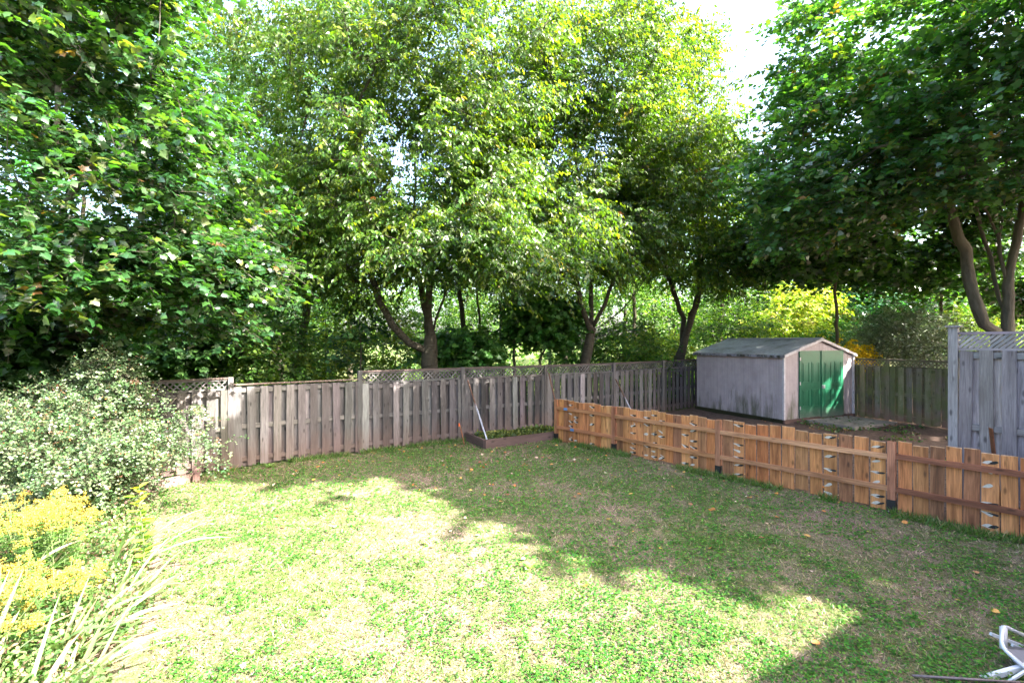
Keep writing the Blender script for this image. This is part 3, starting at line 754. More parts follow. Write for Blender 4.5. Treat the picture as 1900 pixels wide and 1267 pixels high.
e1 = [((-2.6, 12.3, 6.7), (3.3, 2.6, 2.7)), ((-1.2, 12.0, 8.8), (2.9, 2.4, 2.4)), ((-4.2, 12.0, 5.6), (2.0, 1.8, 1.5)), ((.2, 11.2, 5.3), (1.9, 1.6, .8)), ((-1.2, 11.0, 4.6), (2.8, 1.3, .8)), ((-3.8, 11.8, 4.3), (1.8, 1.3, .8)), ((-3.6, 12, 9.2), (2.2, 2, 2.4)), ((-5.6, 13, 9.6), (2.2, 2, 2.6)), ((-5.2, 12.6, 6.6), (1.8, 1.6, 1.6))]
cl1 = ell(e1, 225, .35, .5, rej1)
# low arching sprays toward the camera
arc = np.array([P(900, 470, 10.4), P(940, 455, 10.2), P(1000, 470, 10.1), P(960, 520, 10.2), P(880, 430, 10.6), P(1060, 440, 10.3), P(1110, 455, 10.5), P(830, 420, 10.6), P(1040, 500, 10.2), P(700, 420, 10.6), P(640, 400, 10.7), P(560, 420, 11), P(600, 470, 11.2), P(570, 510, 11.4), P(660, 560, 12.6), P(640, 520, 12.2)])
cl1 = np.vstack([cl1, arc])
tree('cherry_tree', 'cherry tree with one low limb curving out left above the fence', 'tree', b1, l1, cl1, .23, cherry, 'cherry', 'bark_cherry', 'cherry trees behind the back fence', cen=(-2, 12.6, 5), minh=3.4)
b2 = P(1080, 780, 14.5); b2[2] = .1
l2 = [[b2, P(1085, 680, 14.5), P(1092, 640, 14.5), P(1096, 612, 14.5)],
      [P(1096, 612, 14.5), P(1080, 570, 14.3), P(1066, 520, 14.2), P(1062, 470, 14.1), P(1072, 380, 14), P(1066, 200, 14)],
      [P(1096, 612, 14.5), P(1096, 560, 14.7), P(1098, 480, 14.9), P(1100, 400, 15), P(1110, 200, 15.2), P(1115, 60, 15.2)],
      [P(1096, 612, 14.5), P(1112, 585, 14.3), P(1140, 520, 14.1), P(1165, 465, 14), P(1182, 410, 13.9), P(1230, 300, 13.8), P(1280, 200, 13.8)],
      [P(1094, 620, 14.5), P(1120, 602, 14.4), P(1155, 575, 14.2), P(1190, 530, 14), P(1207, 500, 13.9), P(1240, 430, 13.9)]]
def rej2(q):
    x = 950 + 880 * q[0] / q[1]; y = 633.5 - (q[2] - H) * 880 / q[1]
    return y > 540 or x > 1335 or (y < 140 and x > 1270)
cl2 = ell([((2.3, 14.2, 7.2), (3.6, 2.4, 2.8)), ((2.6, 14.3, 10.3), (2.7, 2.2, 2.7)), ((4.4, 14.2, 7.2), (1.9, 1.9, 2.4)), ((1, 13.2, 6.0), (2.0, 1.4, 1.1)), ((3, 13.6, 5.2), (2.6, 1.2, .8))], 180, .35, .52, rej2)
tree('cherry_tree', 'cherry tree with four spreading stems behind the fence near the planter', 'tree', b2, l2, cl2, .17, dict(cherry, lsize=.122), 'cherry', 'bark_cherry', 'cherry trees behind the back fence', cen=(2.2, 14.5, 5), minh=3.6)
b3 = P(1258, 760, 17.2); b3[2] = .1
l3 = [[b3, P(1260, 672, 17.2), P(1268, 610, 17.2), P(1270, 590, 17.2)],
      [P(1270, 590, 17.2), P(1255, 560, 17), P(1240, 510, 17), P(1222, 450, 17), P(1215, 350, 17)],
      [P(1262, 650, 17.2), P(1280, 600, 17), P(1298, 540, 17), P(1300, 450, 17), P(1275, 330, 17), P(1255, 120, 17)],
      [P(1290, 560, 17), P(1330, 500, 17), P(1350, 440, 17), P(1330, 330, 17)]]
def rej3(q):
    x = 950 + 880 * q[0] / q[1]; y = 633.5 - (q[2] - H) * 880 / q[1]
    return y > 555 or x > 1385 - max(0, 200 - y) * .3 or (y < 60)
cl3 = ell([((6.2, 16.8, 7.6), (2.5, 2.2, 3.4)), ((5.6, 16.6, 11), (2.0, 1.8, 3)), ((7.0, 16.4, 5.4), (1.8, 1.6, 1.4))], 125, .3, .55, rej3)
tree('cherry_tree', 'cherry tree with a dark V shaped trunk immediately left of the shed', 'tree', b3, l3, cl3, .2, dict(cherry, lsize=.13, ntw=42), 'cherry', 'bark_cherry', 'cherry trees behind the back fence', cen=(6, 17, 5), minh=4)

# left maple
mapleargs = dict(ntw=32, nl=7, sig=.27, tl=.5, droop=.35, lsize=.115, tpl=T_MAPLE, palette=MPL, wts=MLW, hang=.35, flat=.85, jit=.35, sigz=.35)
bL = np.array([-9.0, 8.9, 0])
lL = [[bL, (-8.9, 8.8, 1.6), (-8.8, 8.7, 3.5), (-8.6, 8.6, 6), (-8.3, 8.5, 9)],
      [(-8.9, 8.8, 1.7), P(60, 665, 8.2), P(165, 612, 8), P(300, 590, 7.9), P(400, 560, 7.8)],
      [(-8.9, 8.8, 2.2), P(90, 560, 7.5), P(200, 480, 7.2), P(330, 420, 7)],
      [(-8.8, 8.7, 3.5), P(150, 330, 7.6), P(300, 250, 7.4), P(400, 150, 7.4)]]
def rejL(q):
    x = 950 + 880 * q[0] / q[1]; y = 633.5 - (q[2] - H) * 880 / q[1]
    lim = 470 if y > 380 else (430 if y > 200 else 330 + (200 - y) * -.1)
    return x > lim or y > 640 or (y > 590 and x < 200 and NP.rand() < .5) or q[1] < 4.6
clL = ell([((-7.0, 8.0, 3.0), (2.2, 1.0, .8)), ((-6.6, 7.6, 5.5), (2.8, 2.0, 2.6)), ((-7.4, 8.2, 8.2), (3.4, 2.4, 2.8)), ((-5.6, 7.6, 3.7), (1.7, 1.2, .75)), ((-5.2, 7.2, 7.4), (1.8, 1.3, 1.6)), ((-7.6, 7.2, 3.4), (2, 1.3, .9))], 235, .3, .42, rejL)
arcL = np.array([P(440, 540, 6.9), P(400, 560, 6.9), P(380, 510, 6.8), P(330, 470, 6.7), P(420, 470, 6.9), P(290, 520, 6.9), P(60, 480, 6.2), P(130, 510, 6.4), P(30, 540, 6.2), P(60, 450, 6.1), P(230, 450, 6.6), P(450, 500, 7)])
clL = np.vstack([clL, arcL])
tree('maple_tree', 'big leafy maple with large lobed leaves filling the upper left corner', 'tree', bL, lL, clL, .24, mapleargs, 'maple', 'bark_maple', cen=(-8.5, 8.8, 4), minh=1.2)
# places the sun reaches through gaps between crowns
LIT = [((8.8, 14.9), 1.05), ((9.1, 15.2), .6), ((8.4, 15.35), .65), ((8.3, 22.4), 2.2), ((9.9, 16.9), 1.0), ((11.6, 17.4), 1.3), ((10.8, 16.6), .8), ((9.3, 14.2), .5), ((6.9, 15.9), .5), ((2.9, 13.4), .5), ((5.2, 14.9), .45), ((3.9, 14.2), .4)]
def lit(q):
    gx, gy = q[0] + LX * q[2], q[1] + LY * q[2]
    return any((gx - c[0]) ** 2 + (gy - c[1]) ** 2 < rr * rr for c, rr in LIT)
# right maple
bR = np.array([11.5, 11.2, .13]); Zr = 11.0
lR = [[bR, P(1872, 640, 11)],
      [P(1872, 640, 11), P(1868, 531, 11), P(1856, 440, 11), P(1832, 395, 11), P(1805, 350, 11), P(1760, 150, 11.2)],
      [bR, P(1850, 615, 10.9), P(1825, 600, 10.8), P(1806, 548, 10.8), P(1790, 465, 10.7), P(1766, 412, 10.6), P(1745, 330, 10.5), P(1700, 220, 10.4)],
      [P(1868, 600, 11), P(1855, 551, 11.2), P(1832, 518, 11.4), P(1800, 475, 11.6), P(1745, 435, 11.8), P(1660, 380, 12)],
      [P(1852, 545, 11.2), P(1846, 510, 11.2), P(1825, 448, 11.2), P(1812, 395, 11.2), P(1790, 300, 11.2)],
      [P(1868, 531, 11), P(1890, 420, 10.8), P(1930, 250, 10.6)],
      [P(1805, 350, 11), P(1830, 200, 11), P(1860, 20, 11)], [P(1856, 430, 11), P(1880, 200, 11), P(1890, 0, 11)]]
def rejR(q):
    x = 950 + 880 * q[0] / q[1]; y = 633.5 - (q[2] - H) * 880 / q[1]
    left = np.interp(y, [-400, 0, 60, 150, 300, 450, 520], [1300, 1460, 1430, 1375, 1385, 1420, 1600])
    if x < left: return True
    if y > np.interp(x, [1380, 1500, 1650, 1900], [490, 490, 420, 360]) and NP.rand() < .93: return True
    if 1800 < x < 1870 and 60 < y < 110: return True
    gx, gy = q[0] + LX * q[2], q[1] + LY * q[2]
    if lit(q): return True
    return False
clR = ell([((10.2, 11.0, 6.6), (5.2, 3.6, 2.0)), ((11, 11, 9.2), (4.8, 3.6, 2.8)), ((7.6, 11, 5.6), (2.4, 2.4, 1.4)), ((9.8, 9.3, 6.4), (3.2, 1.6, 1.5))], 270, .3, .5, rejR)
mapR = dict(mapleargs, lsize=.125, tpl=T_MAPLE_S, palette=MPD, wts=MPW, ntw=36, nl=7, hang=.3, sigz=.3, sig=.36, tl=.55)
tree('maple_tree', 'dark green many stemmed maple spreading over the shed from behind the tall grey fence', 'tree', bR, lR, clR, .2, mapR, 'maple', 'bark_maple', cen=(11.2, 11.2, 4.5), minh=6.2)
# maples standing outside the frame to the right: their shade falls across the lawn and the shed
def shade_clumps(polys, n, z0, z1, mind):
    out = []; tries = 0
    def inside(x, y, pg):
        c = False
        for (x1, y1), (x2, y2) in zip(pg, pg[1:] + pg[:1]):
            if (y1 > y) != (y2 > y) and x < (x2 - x1) * (y - y1) / (y2 - y1) + x1: c = not c
        return c
    while len(out) < n and tries < 40000:
        tries += 1; pg = polys; xs = [p[0] for p in pg]; ys = [p[1] for p in pg]
        x = NP.uniform(min(xs), max(xs)); y = NP.uniform(min(ys), max(ys))
        if not inside(x, y, pg): continue
        z = NP.uniform(z0, z1); q = np.array([x - LX * z, y - LY * z, z])
        if q[1] > 0 and abs(q[0]) / q[1] < 1.2 and (q[2] - H) / q[1] < .82: continue
        if lit(q) or (out and np.min(np.linalg.norm(np.array(out) - q, axis=1)) < mind): continue
        out.append(q)
    return np.array(out)
bS = np.array([13.2, 2.6, .1])
SH = shade_clumps([(5.6, 4.2), (4.6, 4.75), (3.5, 5.0), (1.4, 5.85), (.1, 7.2), (-.9, 8.1), (-2.3, 9.2), (-3.6, 10.2), (-1.2, 11.6), (2, 13.5), (5, 12), (7, 8), (8.5, 3), (5.6, 3.2)], 310, 8.2, 11.8, .38)
SH = np.vstack([SH, shade_clumps([(-5.6, 8.6), (-3.2, 8.3), (-2.4, 9.6), (-4, 11), (-6, 10)], 26, 9, 11.5, .5)])
shm = dict(mapR, lsize=.25, ntw=22, nl=7, sig=.36, sigz=.6)
tree('maple_tree', 'broad maple to the right of the view whose shade falls across the lawn', 'tree', bS, [[bS, (13.2, 2.6, 4), (12.8, 3, 8)], [(13.2, 2.6, 4), (10.5, 3.5, 8.5)]], SH, .3, shm, 'maple', 'bark_maple', minh=3, keep=.2)
bS2 = np.array([20.5, 8.0, .1])
SH2 = shade_clumps([(5, 12), (3.4, 14.4), (6.4, 17.5), (8, 21), (15, 22), (17, 12), (9, 3), (7.5, 7)], 250, 7, 13, .65)
tree('maple_tree', 'tall maple farther right in the neighbouring yard that shades the shed', 'tree', bS2, [[bS2, (20.5, 8, 4), (19.5, 7.5, 9)], [(20.5, 8, 4), (18, 6, 8)]], SH2, .3, dict(shm, sig=.42), 'maple', 'bark_maple', minh=3, keep=.2)
# house behind the camera (its eave casts the shadow in the lower right corner)
hd = Vector((.86, .51, 0)).normalized(); hn = Vector((-hd.y, hd.x, 0)); 
HT = 5.4; q0 = Vector((3.27 - LX * HT, 4.3 - LY * HT, 0))
he = empty('house', (q0.x, q0.y, 0), 'brick house standing behind the viewpoint', 'house')
q0 = q0 + hd * 6
brick = plain('brick_wall', (.25, .12, .08), .85, .2, 0, .2, 8); shing = plain('shingles', (.08, .075, .07), .9, .2, 0, .3, 15)
mb = MB(); c = q0 - hd * 10 - hn * 4.8; mb.box(c + Z3 * 2.6, hd, hn, Z3, 9.4, 4.0, 2.65); mb.build('wall', brick, he)
mb = MB(); z = HT
A_, B_, C_, D_ = [q0 + Z3 * z, q0 - hd * 20 + Z3 * z, q0 - hd * 20 - hn * 9 + Z3 * z, q0 - hn * 9 + Z3 * z]
R1, R2 = q0 - hn * 4.5 - hd * 3.5 + Z3 * (z + 1.9), q0 - hn * 4.5 - hd * 16.5 + Z3 * (z + 1.9)
i = 0
for p in (A_, B_, C_, D_, R1, R2): mb.v.append(p); mb.c.append((1, 1, 1)); mb.g.append((0, 0, 0))
mb.f += [[0, 4, 5, 1], [1, 5, 2], [2, 5, 4, 3], [3, 4, 0], [0, 1, 2, 3]]; mb.build('roof', shing, he)

# ------------------------------------------------------------------ background trees and shrubs
def leafy(name, label, cat_, base, ells, n, leafargs, lmat, pal_, wts, group=None, stems=3, r=.05, bmat='bark_thin', lo=.3, mind=.35, rej=None, keep=.4, minh=None, limbs=None):
    cl = ell(ells, n, lo, mind, rej); base = np.array(base, float)
    if limbs is None:
        limbs = []
        for k in range(stems):
            q = cl[NP.randint(len(cl))]; limbs.append([base, base + (q - base) * .5 + NP.normal(0, .05, 3) + np.array([0, 0, .1])])
    return tree(name, label, cat_, base, limbs, cl, r, dict(leafargs, palette=pal_, wts=wts), lmat, bmat, group, minh=minh, keep=keep, tip=.004, twr=(.004, .0015))
mid = dict(ntw=16, nl=9, sig=.3, tl=.5, droop=.25, lsize=.12, tpl=T_OVAL, hang=.35, flat=.6, wid=.9)
far = dict(ntw=14, nl=9, sig=.5, tl=.8, droop=.25, lsize=.20, tpl=T_LEAF, hang=.35, flat=.6, wid=1.3)
def bx(x, Z): return (x - 950) * Z / 880
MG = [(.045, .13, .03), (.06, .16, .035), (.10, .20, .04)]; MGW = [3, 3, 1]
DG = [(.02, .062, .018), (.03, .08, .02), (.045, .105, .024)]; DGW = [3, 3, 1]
# slim trees with visible trunks: (x_bottom, x_top, y_top, Z, radius, crown)
slim = [(425, 440, 560, 13.5, .07, 'dark slender trunk just right of the left lattice panel', DG),
        (452, 458, 560, 14.2, .07, 'pale slender trunk beside the dark one behind the lower fence panel', DG),
        (528, 578, 520, 15.0, .15, 'dark trunk leaning right, behind the lower fence panel', BG1),
        (602, 604, 575, 16.5, .035, 'thin straight young tree with yellowing leaves above the lower fence panel', BGY),
        (672, 668, 585, 12.6, .03, 'maple sapling with dark drooping leaves above the tall fence post', DG),
        (890, 848, 500, 16.0, .11, 'dark trunk leaning left, between the two big cherry trees', DG),
        (915, 880, 500, 17.5, .05, 'thin crooked trunk right of the leaning one between the cherries', DG),
        (938, 926, 520, 18.5, .06, 'thin reddish trunk in the group between the cherries', DG),
        (956, 950, 500, 19.5, .07, 'straight dark trunk at the right of the group between the cherries', DG),
        (1022, 1020, 520, 20.5, .06, 'distant dark trunk left of the four stemmed cherry', DG),
        (1180, 1175, 470, 22, .10, 'distant trunk between the four stemmed cherry and the shed', BG1),
        (1330, 1345, 420, 22, .12, 'tall background tree behind the left end of the shed roof', BG1)]
for i, (xb, xt, yt, Z, r, lab, pl) in enumerate(slim):
    b = np.array([bx(xb, Z), Z, gz(bx(xb, Z), Z)]); t = P(xt, yt, Z); m_ = (b + t) / 2 + np.array([(xt - xb) * Z / 880 * .12, 0, 0])
    if r < .04:
        ells = [((t[0], Z, t[2] - .2), (.6, .5, .7)), ((t[0] - .1, Z, t[2] - .9), (.5, .4, .4))]; n = 12
        ar = dict(mid, lsize=.13, tpl=T_MAPLE_S, ntw=9, nl=6) if i == 4 else dict(mid, lsize=.10, ntw=9)
        mh = b[2] + 1.2
    else:
        ells = [((t[0] + .2, Z + .3, t[2] + 1.9), (1.7, 1.5, 1.9)), ((t[0] - .6, Z, t[2] + .4), (1.4, 1.2, .9))]; n = 46; ar = dict(mid, lsize=.13); mh = t[2] - .6
        if Z > 21: ells = [((t[0], Z, t[2] + 1), (2.4, 2, 3))]; n = 50; ar = dict(far, lsize=.16); mh = 2.5
    leafy('slender_tree', lab, 'tree', b, ells, n, ar, 'weed', pl, [3, 3, 1] if len(pl) == 3 else BGW, 'slender trees standing behind the back fence', r=r, limbs=[[b, m_, t]], minh=mh)
# dark layered maples behind the right maple's stems
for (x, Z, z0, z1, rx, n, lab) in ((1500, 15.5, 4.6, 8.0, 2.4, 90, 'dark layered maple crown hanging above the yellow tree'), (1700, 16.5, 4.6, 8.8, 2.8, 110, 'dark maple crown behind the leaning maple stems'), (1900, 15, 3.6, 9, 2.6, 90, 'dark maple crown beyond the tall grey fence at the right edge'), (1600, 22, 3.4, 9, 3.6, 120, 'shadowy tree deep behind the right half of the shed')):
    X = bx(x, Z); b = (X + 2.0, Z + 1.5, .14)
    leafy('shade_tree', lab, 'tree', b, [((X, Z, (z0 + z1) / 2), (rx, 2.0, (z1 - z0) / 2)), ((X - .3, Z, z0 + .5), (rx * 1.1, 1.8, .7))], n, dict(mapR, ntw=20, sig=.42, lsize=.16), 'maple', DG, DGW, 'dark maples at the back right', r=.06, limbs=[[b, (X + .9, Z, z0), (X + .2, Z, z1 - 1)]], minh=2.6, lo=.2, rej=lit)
# shrubs and small trees close behind the fence
def shrub_at(x, ybot, ytop, Z, wpx, pl, pw, lab, n=34, ar=mid, name='leafy_shrub', catg='shrub', group='shrubs growing behind the back fence', lm='weed'):
    n = int(n * 1.25)
    X = bx(x, Z); top = H - (ytop - 633.5) * Z / 880; g = float(gz(X, Z)); rx = wpx * Z / 880 / 2; bot = max(g + .3, H - (ybot - 633.5) * Z / 880)
    cz = (bot + top) / 2; leafy(name, lab, catg, (X, Z, g), [((X, Z, cz), (rx, min(rx, 1.6), (top - bot) / 2))], n, ar, lm, pl, pw, group, r=.045, lo=.2)
mid2 = dict(mid, ntw=14, sig=.26, lsize=.10)
shrub_at(500, 720, 590, 12.6, 130, BG1, BGW, 'bright green shrub low behind the fence under the leaning trunk', 40, mid2)
shrub_at(605, 720, 610, 15.5, 120, BGY, BYW, 'pale yellow green bush above the lower fence panel', 34, mid2)
shrub_at(720, 700, 560, 17.0, 130, BGY, BYW, 'sunlit yellow green bush seen between the curved cherry limb and its trunk', 46, mid2)
shrub_at(860, 690, 620, 14.6, 120, MG, MGW, 'low dark green shrub just right of the cherry trunk', 40, dict(mid2, tpl=T_MAPLE_S, lsize=.14))
shrub_at(1010, 640, 540, 15.4, 110, MG, MGW, 'dark maple bush left of the four stemmed cherry', 40, dict(mid2, tpl=T_MAPLE_S, lsize=.16))
shrub_at(1060, 690, 610, 17, 60, MG, MGW, 'small dark bush under the four stemmed cherry', 20, mid2)
shrub_at(1165, 690, 600, 16.6, 120, BG1, BGW, 'mid green shrub right of the four stemmed cherry trunk', 40, mid2)
shrub_at(1215, 690, 620, 19, 90, BGY, BYW, 'yellow green bush left of the V shaped cherry trunk', 30, mid2)
shrub_at(340, 700, 590, 12.0, 150, DG, DGW, 'dark green bush behind the left lattice panel', 46, dict(mid2, tpl=T_MAPLE_S, lsize=.14))
shrub_at(40, 730, 590, 8.3, 230, DG, DGW, 'deep green bush below the left maple at the picture edge', 50, dict(mid2, tpl=T_MAPLE_S, lsize=.14))
shrub_at(200, 740, 620, 11.4, 160, DG, DGW, 'dark bush between the left maple and the fence', 46, dict(mid2, tpl=T_MAPLE_S, lsize=.14))
YL = [(.32, .38, .05), (.38, .38, .06), (.22, .30, .04), (.45, .44, .10)]
def rejY(q): return False
leafy('small_tree', 'bright yellow green small tree glowing in the sun behind the shed', 'tree', (bx(1480, 21), 21, .14),
      [((bx(1470, 21), 21, 3.3), (2.2, 1.4, 1.0)), ((bx(1500, 21), 21, 4.2), (1.3, 1.0, .7)), ((bx(1420, 21), 20.6, 2.6), (1.5, 1, .8))], 70, dict(mid, ntw=18, lsize=.12, hang=.6), 'weed', YL, [3, 2, 3, 1], r=.08, lo=.1, minh=1)
shrub_at(1350, 660, 560, 20, 150, BG1, BGW, 'green bush between the V shaped cherry trunk and the yellow tree', 44, mid2)
shrub_at(1290, 680, 655, 18.6, 60, BGY, BYW, 'small lime green bush at the left end of the shed', 16, mid2)
shrub_at(1555, 680, 600, 19.5, 90, [(.04, .14, .04), (.06, .17, .05)], [1, 1], 'fresh green shrub beside the right roof slope of the shed', 34, mid2)
GS = [(.16, .20, .13), (.22, .26, .18), (.11, .15, .09), (.32, .34, .28)]
shrub_at(1685, 690, 575, 16.5, 150, GS, [3, 2, 2, 1], 'dense grey green shrub rising over the mossy side fence', 110, dict(mid2, lsize=.075, ntw=20, tl=.4, hang=.0), lm='shrub')
shrub_at(1620, 640, 530, 21, 170, [(.025, .10, .045), (.035, .13, .06)], [1, 1], 'blue green bush behind the grey green shrub', 60, mid2)
shrub_at(1730, 640, 500, 23, 150, BG1, BGW, 'leafy bush with yellowish tips left of the maple stems', 60, mid2)
shrub_at(1830, 680, 560, 20, 160, BGY, BYW, 'lime green bush behind the maple stems', 44, mid2)
# distant trees
dist = [(-560, 24, 11, 3.6), (-120, 22, 10, 3.4), (150, 17, 14.5, 3), (330, 20, 17, 3.6), (420, 19, 16, 3.0), (520, 22, 18, 3.2), (545, 27, 12, 3.4), (650, 30, 14.5, 3.4), (790, 38, 15, 4.2), (930, 33, 13.2, 3.6), (1050, 36, 15.5, 4),
        (1160, 30, 13, 3.2), (1250, 36, 15, 4), (1370, 30, 10.5, 3.0), (1450, 34, 11.2, 3.4), (1560, 28, 8.5, 3.2), (1680, 32, 10.0, 3.8), (1800, 27, 8.6, 3.4), (1930, 26, 10, 3.6), (2150, 27, 11, 4)]
DL = ['beyond the left picture edge behind the maple', 'behind the left maple at the picture edge', 'deep behind the left maple leaves', 'behind the right part of the left maple', 'standing in the gap between left maple and cherry crown, nearer one',
      'standing in the gap between left maple and cherry crown, taller one', 'behind the left edge of the first cherry crown', 'behind the curved low cherry limb', 'behind the trunk of the first cherry', 'between the first and second cherry trunks', 'behind the four stemmed cherry', 'right of the four stemmed cherry',
      'behind the V shaped cherry trunk', 'left of the yellow tree behind the shed', 'behind the yellow tree, taller', 'behind the right slope of the shed roof', 'behind the grey green shrub', 'behind the right maple stems', 'behind the tall grey fence', 'beyond the right picture edge']
for i, (x, Z, h, rr) in enumerate(dist):
    X = bx(x, Z); b = (X, Z, .12 if x > 900 else 0); dk = x < 560
    leafy('background_tree', 'distant broadleaf tree ' + DL[i], 'tree', b, [((X, Z, h * .62), (rr, rr * .8, h * .36)), ((X + NP.uniform(-1, 1), Z - .5, h * .33), (rr * .9, rr * .6, h * .18))], 110,
          far if Z > 26 else dict(far, lsize=.17), 'weed', DG if dk else BG1, DGW if dk else BGW, 'background trees', r=.2, bmat='bark_thin', limbs=[[b, (X, Z, h * .3), (X + .2, Z, h * .7)]], minh=1.2, mind=.6, keep=.2)
# undergrowth and far wood as one mass each
def mass(name, label, cat_, n, fx, size, tpl, pl, pw, lm='weed', flat=.5):
    Pp = fx(n); A = NP.normal(0, 1, (len(Pp), 3)) + np.array([0, 0, -.2]); Nn = np.array([0, 0, flat]) + NP.normal(0, .5, (len(Pp), 3))
    V, Fc, C = leaves(Pp, A, Nn, size * NP.uniform(.6, 1.3, len(Pp)), tpl, pal(len(Pp), pl, pw, .2))
    return tag(fast_mesh(name, V, Fc, M[lm], C), label, cat_, kind='stuff')
def vn(x, y, s, seed=0):
    """smooth value noise 0..1"""
    r = np.random.RandomState(seed).rand(256, 256); x = x * s + 100.3; y = y * s + 100.7
    xi = np.floor(x).astype(int); yi = np.floor(y).astype(int); u = x - xi; v = y - yi; u = u * u * (3 - 2 * u); v = v * v * (3 - 2 * v)
    g = lambda a, b: r[a % 256, b % 256]
    return (g(xi, yi) * (1 - u) + g(xi + 1, yi) * u) * (1 - v) + (g(xi, yi + 1) * (1 - u) + g(xi + 1, yi + 1) * u) * v
def f_under(n):
    x = NP.uniform(-16, 26, n); y = NP.uniform(9, 34, n); b = back_fence_y(x)
    ok = (y > b + .5) & (vn(x, y, .35, 3) > .42) & ~((x > bx(620, y)) & (x < bx(690, y)) & (y > 17))
    x, y = x[ok], y[ok]; hgt = .15 + 1.5 * vn(x, y, .5, 5) ** 1.5; z = hgt * np.sqrt(NP.rand(len(x))) 
    return np.stack([x, y, z + .1], 1)
mass('undergrowth', 'tangled green undergrowth covering the ground behind the back fence', 'undergrowth', 90000, f_under, .13, T_OVAL, BG1 + DG, [3, 3, 2, 2, 1, 1, 1])
def f_wood(n):
    x = NP.uniform(-90, 110, n); y = NP.uniform(44, 60, n); z = NP.rand(n) ** .8 * (5.5 + 6 * vn(x, y * 0, .13, 9))
    ok = vn(x, z, .45, 8) > .3
    return np.stack([x, y, z], 1)[ok]
mass('far_wood', 'hazy mass of far trees closing the view behind the yards', 'wood', 60000, f_wood, .55, T_LEAF, BG1, BGW)

# goldenrod behind the side fence
GOLD = [(.44, .34, .05), (.36, .27, .04), (.52, .43, .10)]
def goldenrod(base, hgt, spread, nst, label, group, seed, leafsz=.09, dens=70, pet=.011, gold=GOLD):
    e = empty('goldenrod', base, label, 'flowering plant', group); r = random.Random(seed)
    mb = MB(); LP, LA, LN = [], [], []; FP = []
    for k in range(nst):
        a = r.uniform(0, 6.28); rr = spread * math.sqrt(r.random()); h = hgt * r.uniform(.75, 1.05)
        b = np.array([base[0] + rr * .35 * math.cos(a), base[1] + rr * .35 * math.sin(a), base[2]]); t = np.array([base[0] + rr * math.cos(a), base[1] + rr * math.sin(a), base[2] + h])
        pts = [b + (t - b) * q + np.array([0, 0, .06 * math.sin(q * 3.1)]) for q in (0, .25, .5, .75, 1)]
        mb.tube(pts, [.005, .005, .004, .003, .002], 4)
        for q in np.arange(.15, .86, .035):
            p = b + (t - b) * q; an = r.uniform(0, 6.28); LP.append(p); LA.append((math.cos(an), math.sin(an), .25)); LN.append((0, 0, 1))
        for s_ in range(int(dens / 7)):
            an = r.uniform(0, 6.28); q0_ = r.uniform(.76, 1.0); p0 = b + (t - b) * q0_; L = (1.1 - q0_) * hgt * .55
            for u in np.linspace(.1, 1, 9):
                p = p0 + np.array([math.cos(an) * L * u, math.sin(an) * L * u, L * (.55 * u - .65 * u * u)]); FP.append(p + NP.normal(0, .006, 3)); FP.append(p + NP.normal(0, .009, 3))
    mb.build('stem', M['bark_thin'] if False else M['weedstem'], e)
    LP, LA, LN = np.array(LP), np.array(LA), np.array(LN, float) + NP.normal(0, .2, (len(LP), 3))
    V, Fc, C = leaves(LP, LA, LN, leafsz * NP.uniform(.7, 1.3, len(LP)), T_LEAF, pal(len(LP), [(.07, .15, .035), (.11, .18, .05)], [1, 1]), .6); fast_mesh('foliage', V, Fc, M['weed'], C, e)
    FP = np.array(FP); V, Fc, C = leaves(FP, NP.normal(0, 1, FP.shape) + np.array([0, 0, .4]), NP.normal(0, 1, FP.shape), pet * NP.uniform(.7, 1.4, len(FP)), T_LEAF, pal(len(FP), gold, [3, 2, 2], .12), 2.0)
    fast_mesh('flower_head', V, Fc, M['petal'], C, e)

for i, (x, y, Z, lab) in enumerate(((1598, 655, 15.4, 'left clump of golden flower plumes above the shed corner behind the mossy fence'), (1637, 662, 15.4, 'small right clump of golden flower plumes above the mossy fence'))):
    b = (bx(x, Z), Z + .8, .14); goldenrod(b, 2.25 - i * .2, .42 - .1 * i, 26, lab, 'goldenrod behind the mossy fence', 40 + i, .12, 90, .04, [(.80, .58, .02), (.72, .50, .02), (.85, .68, .05)])

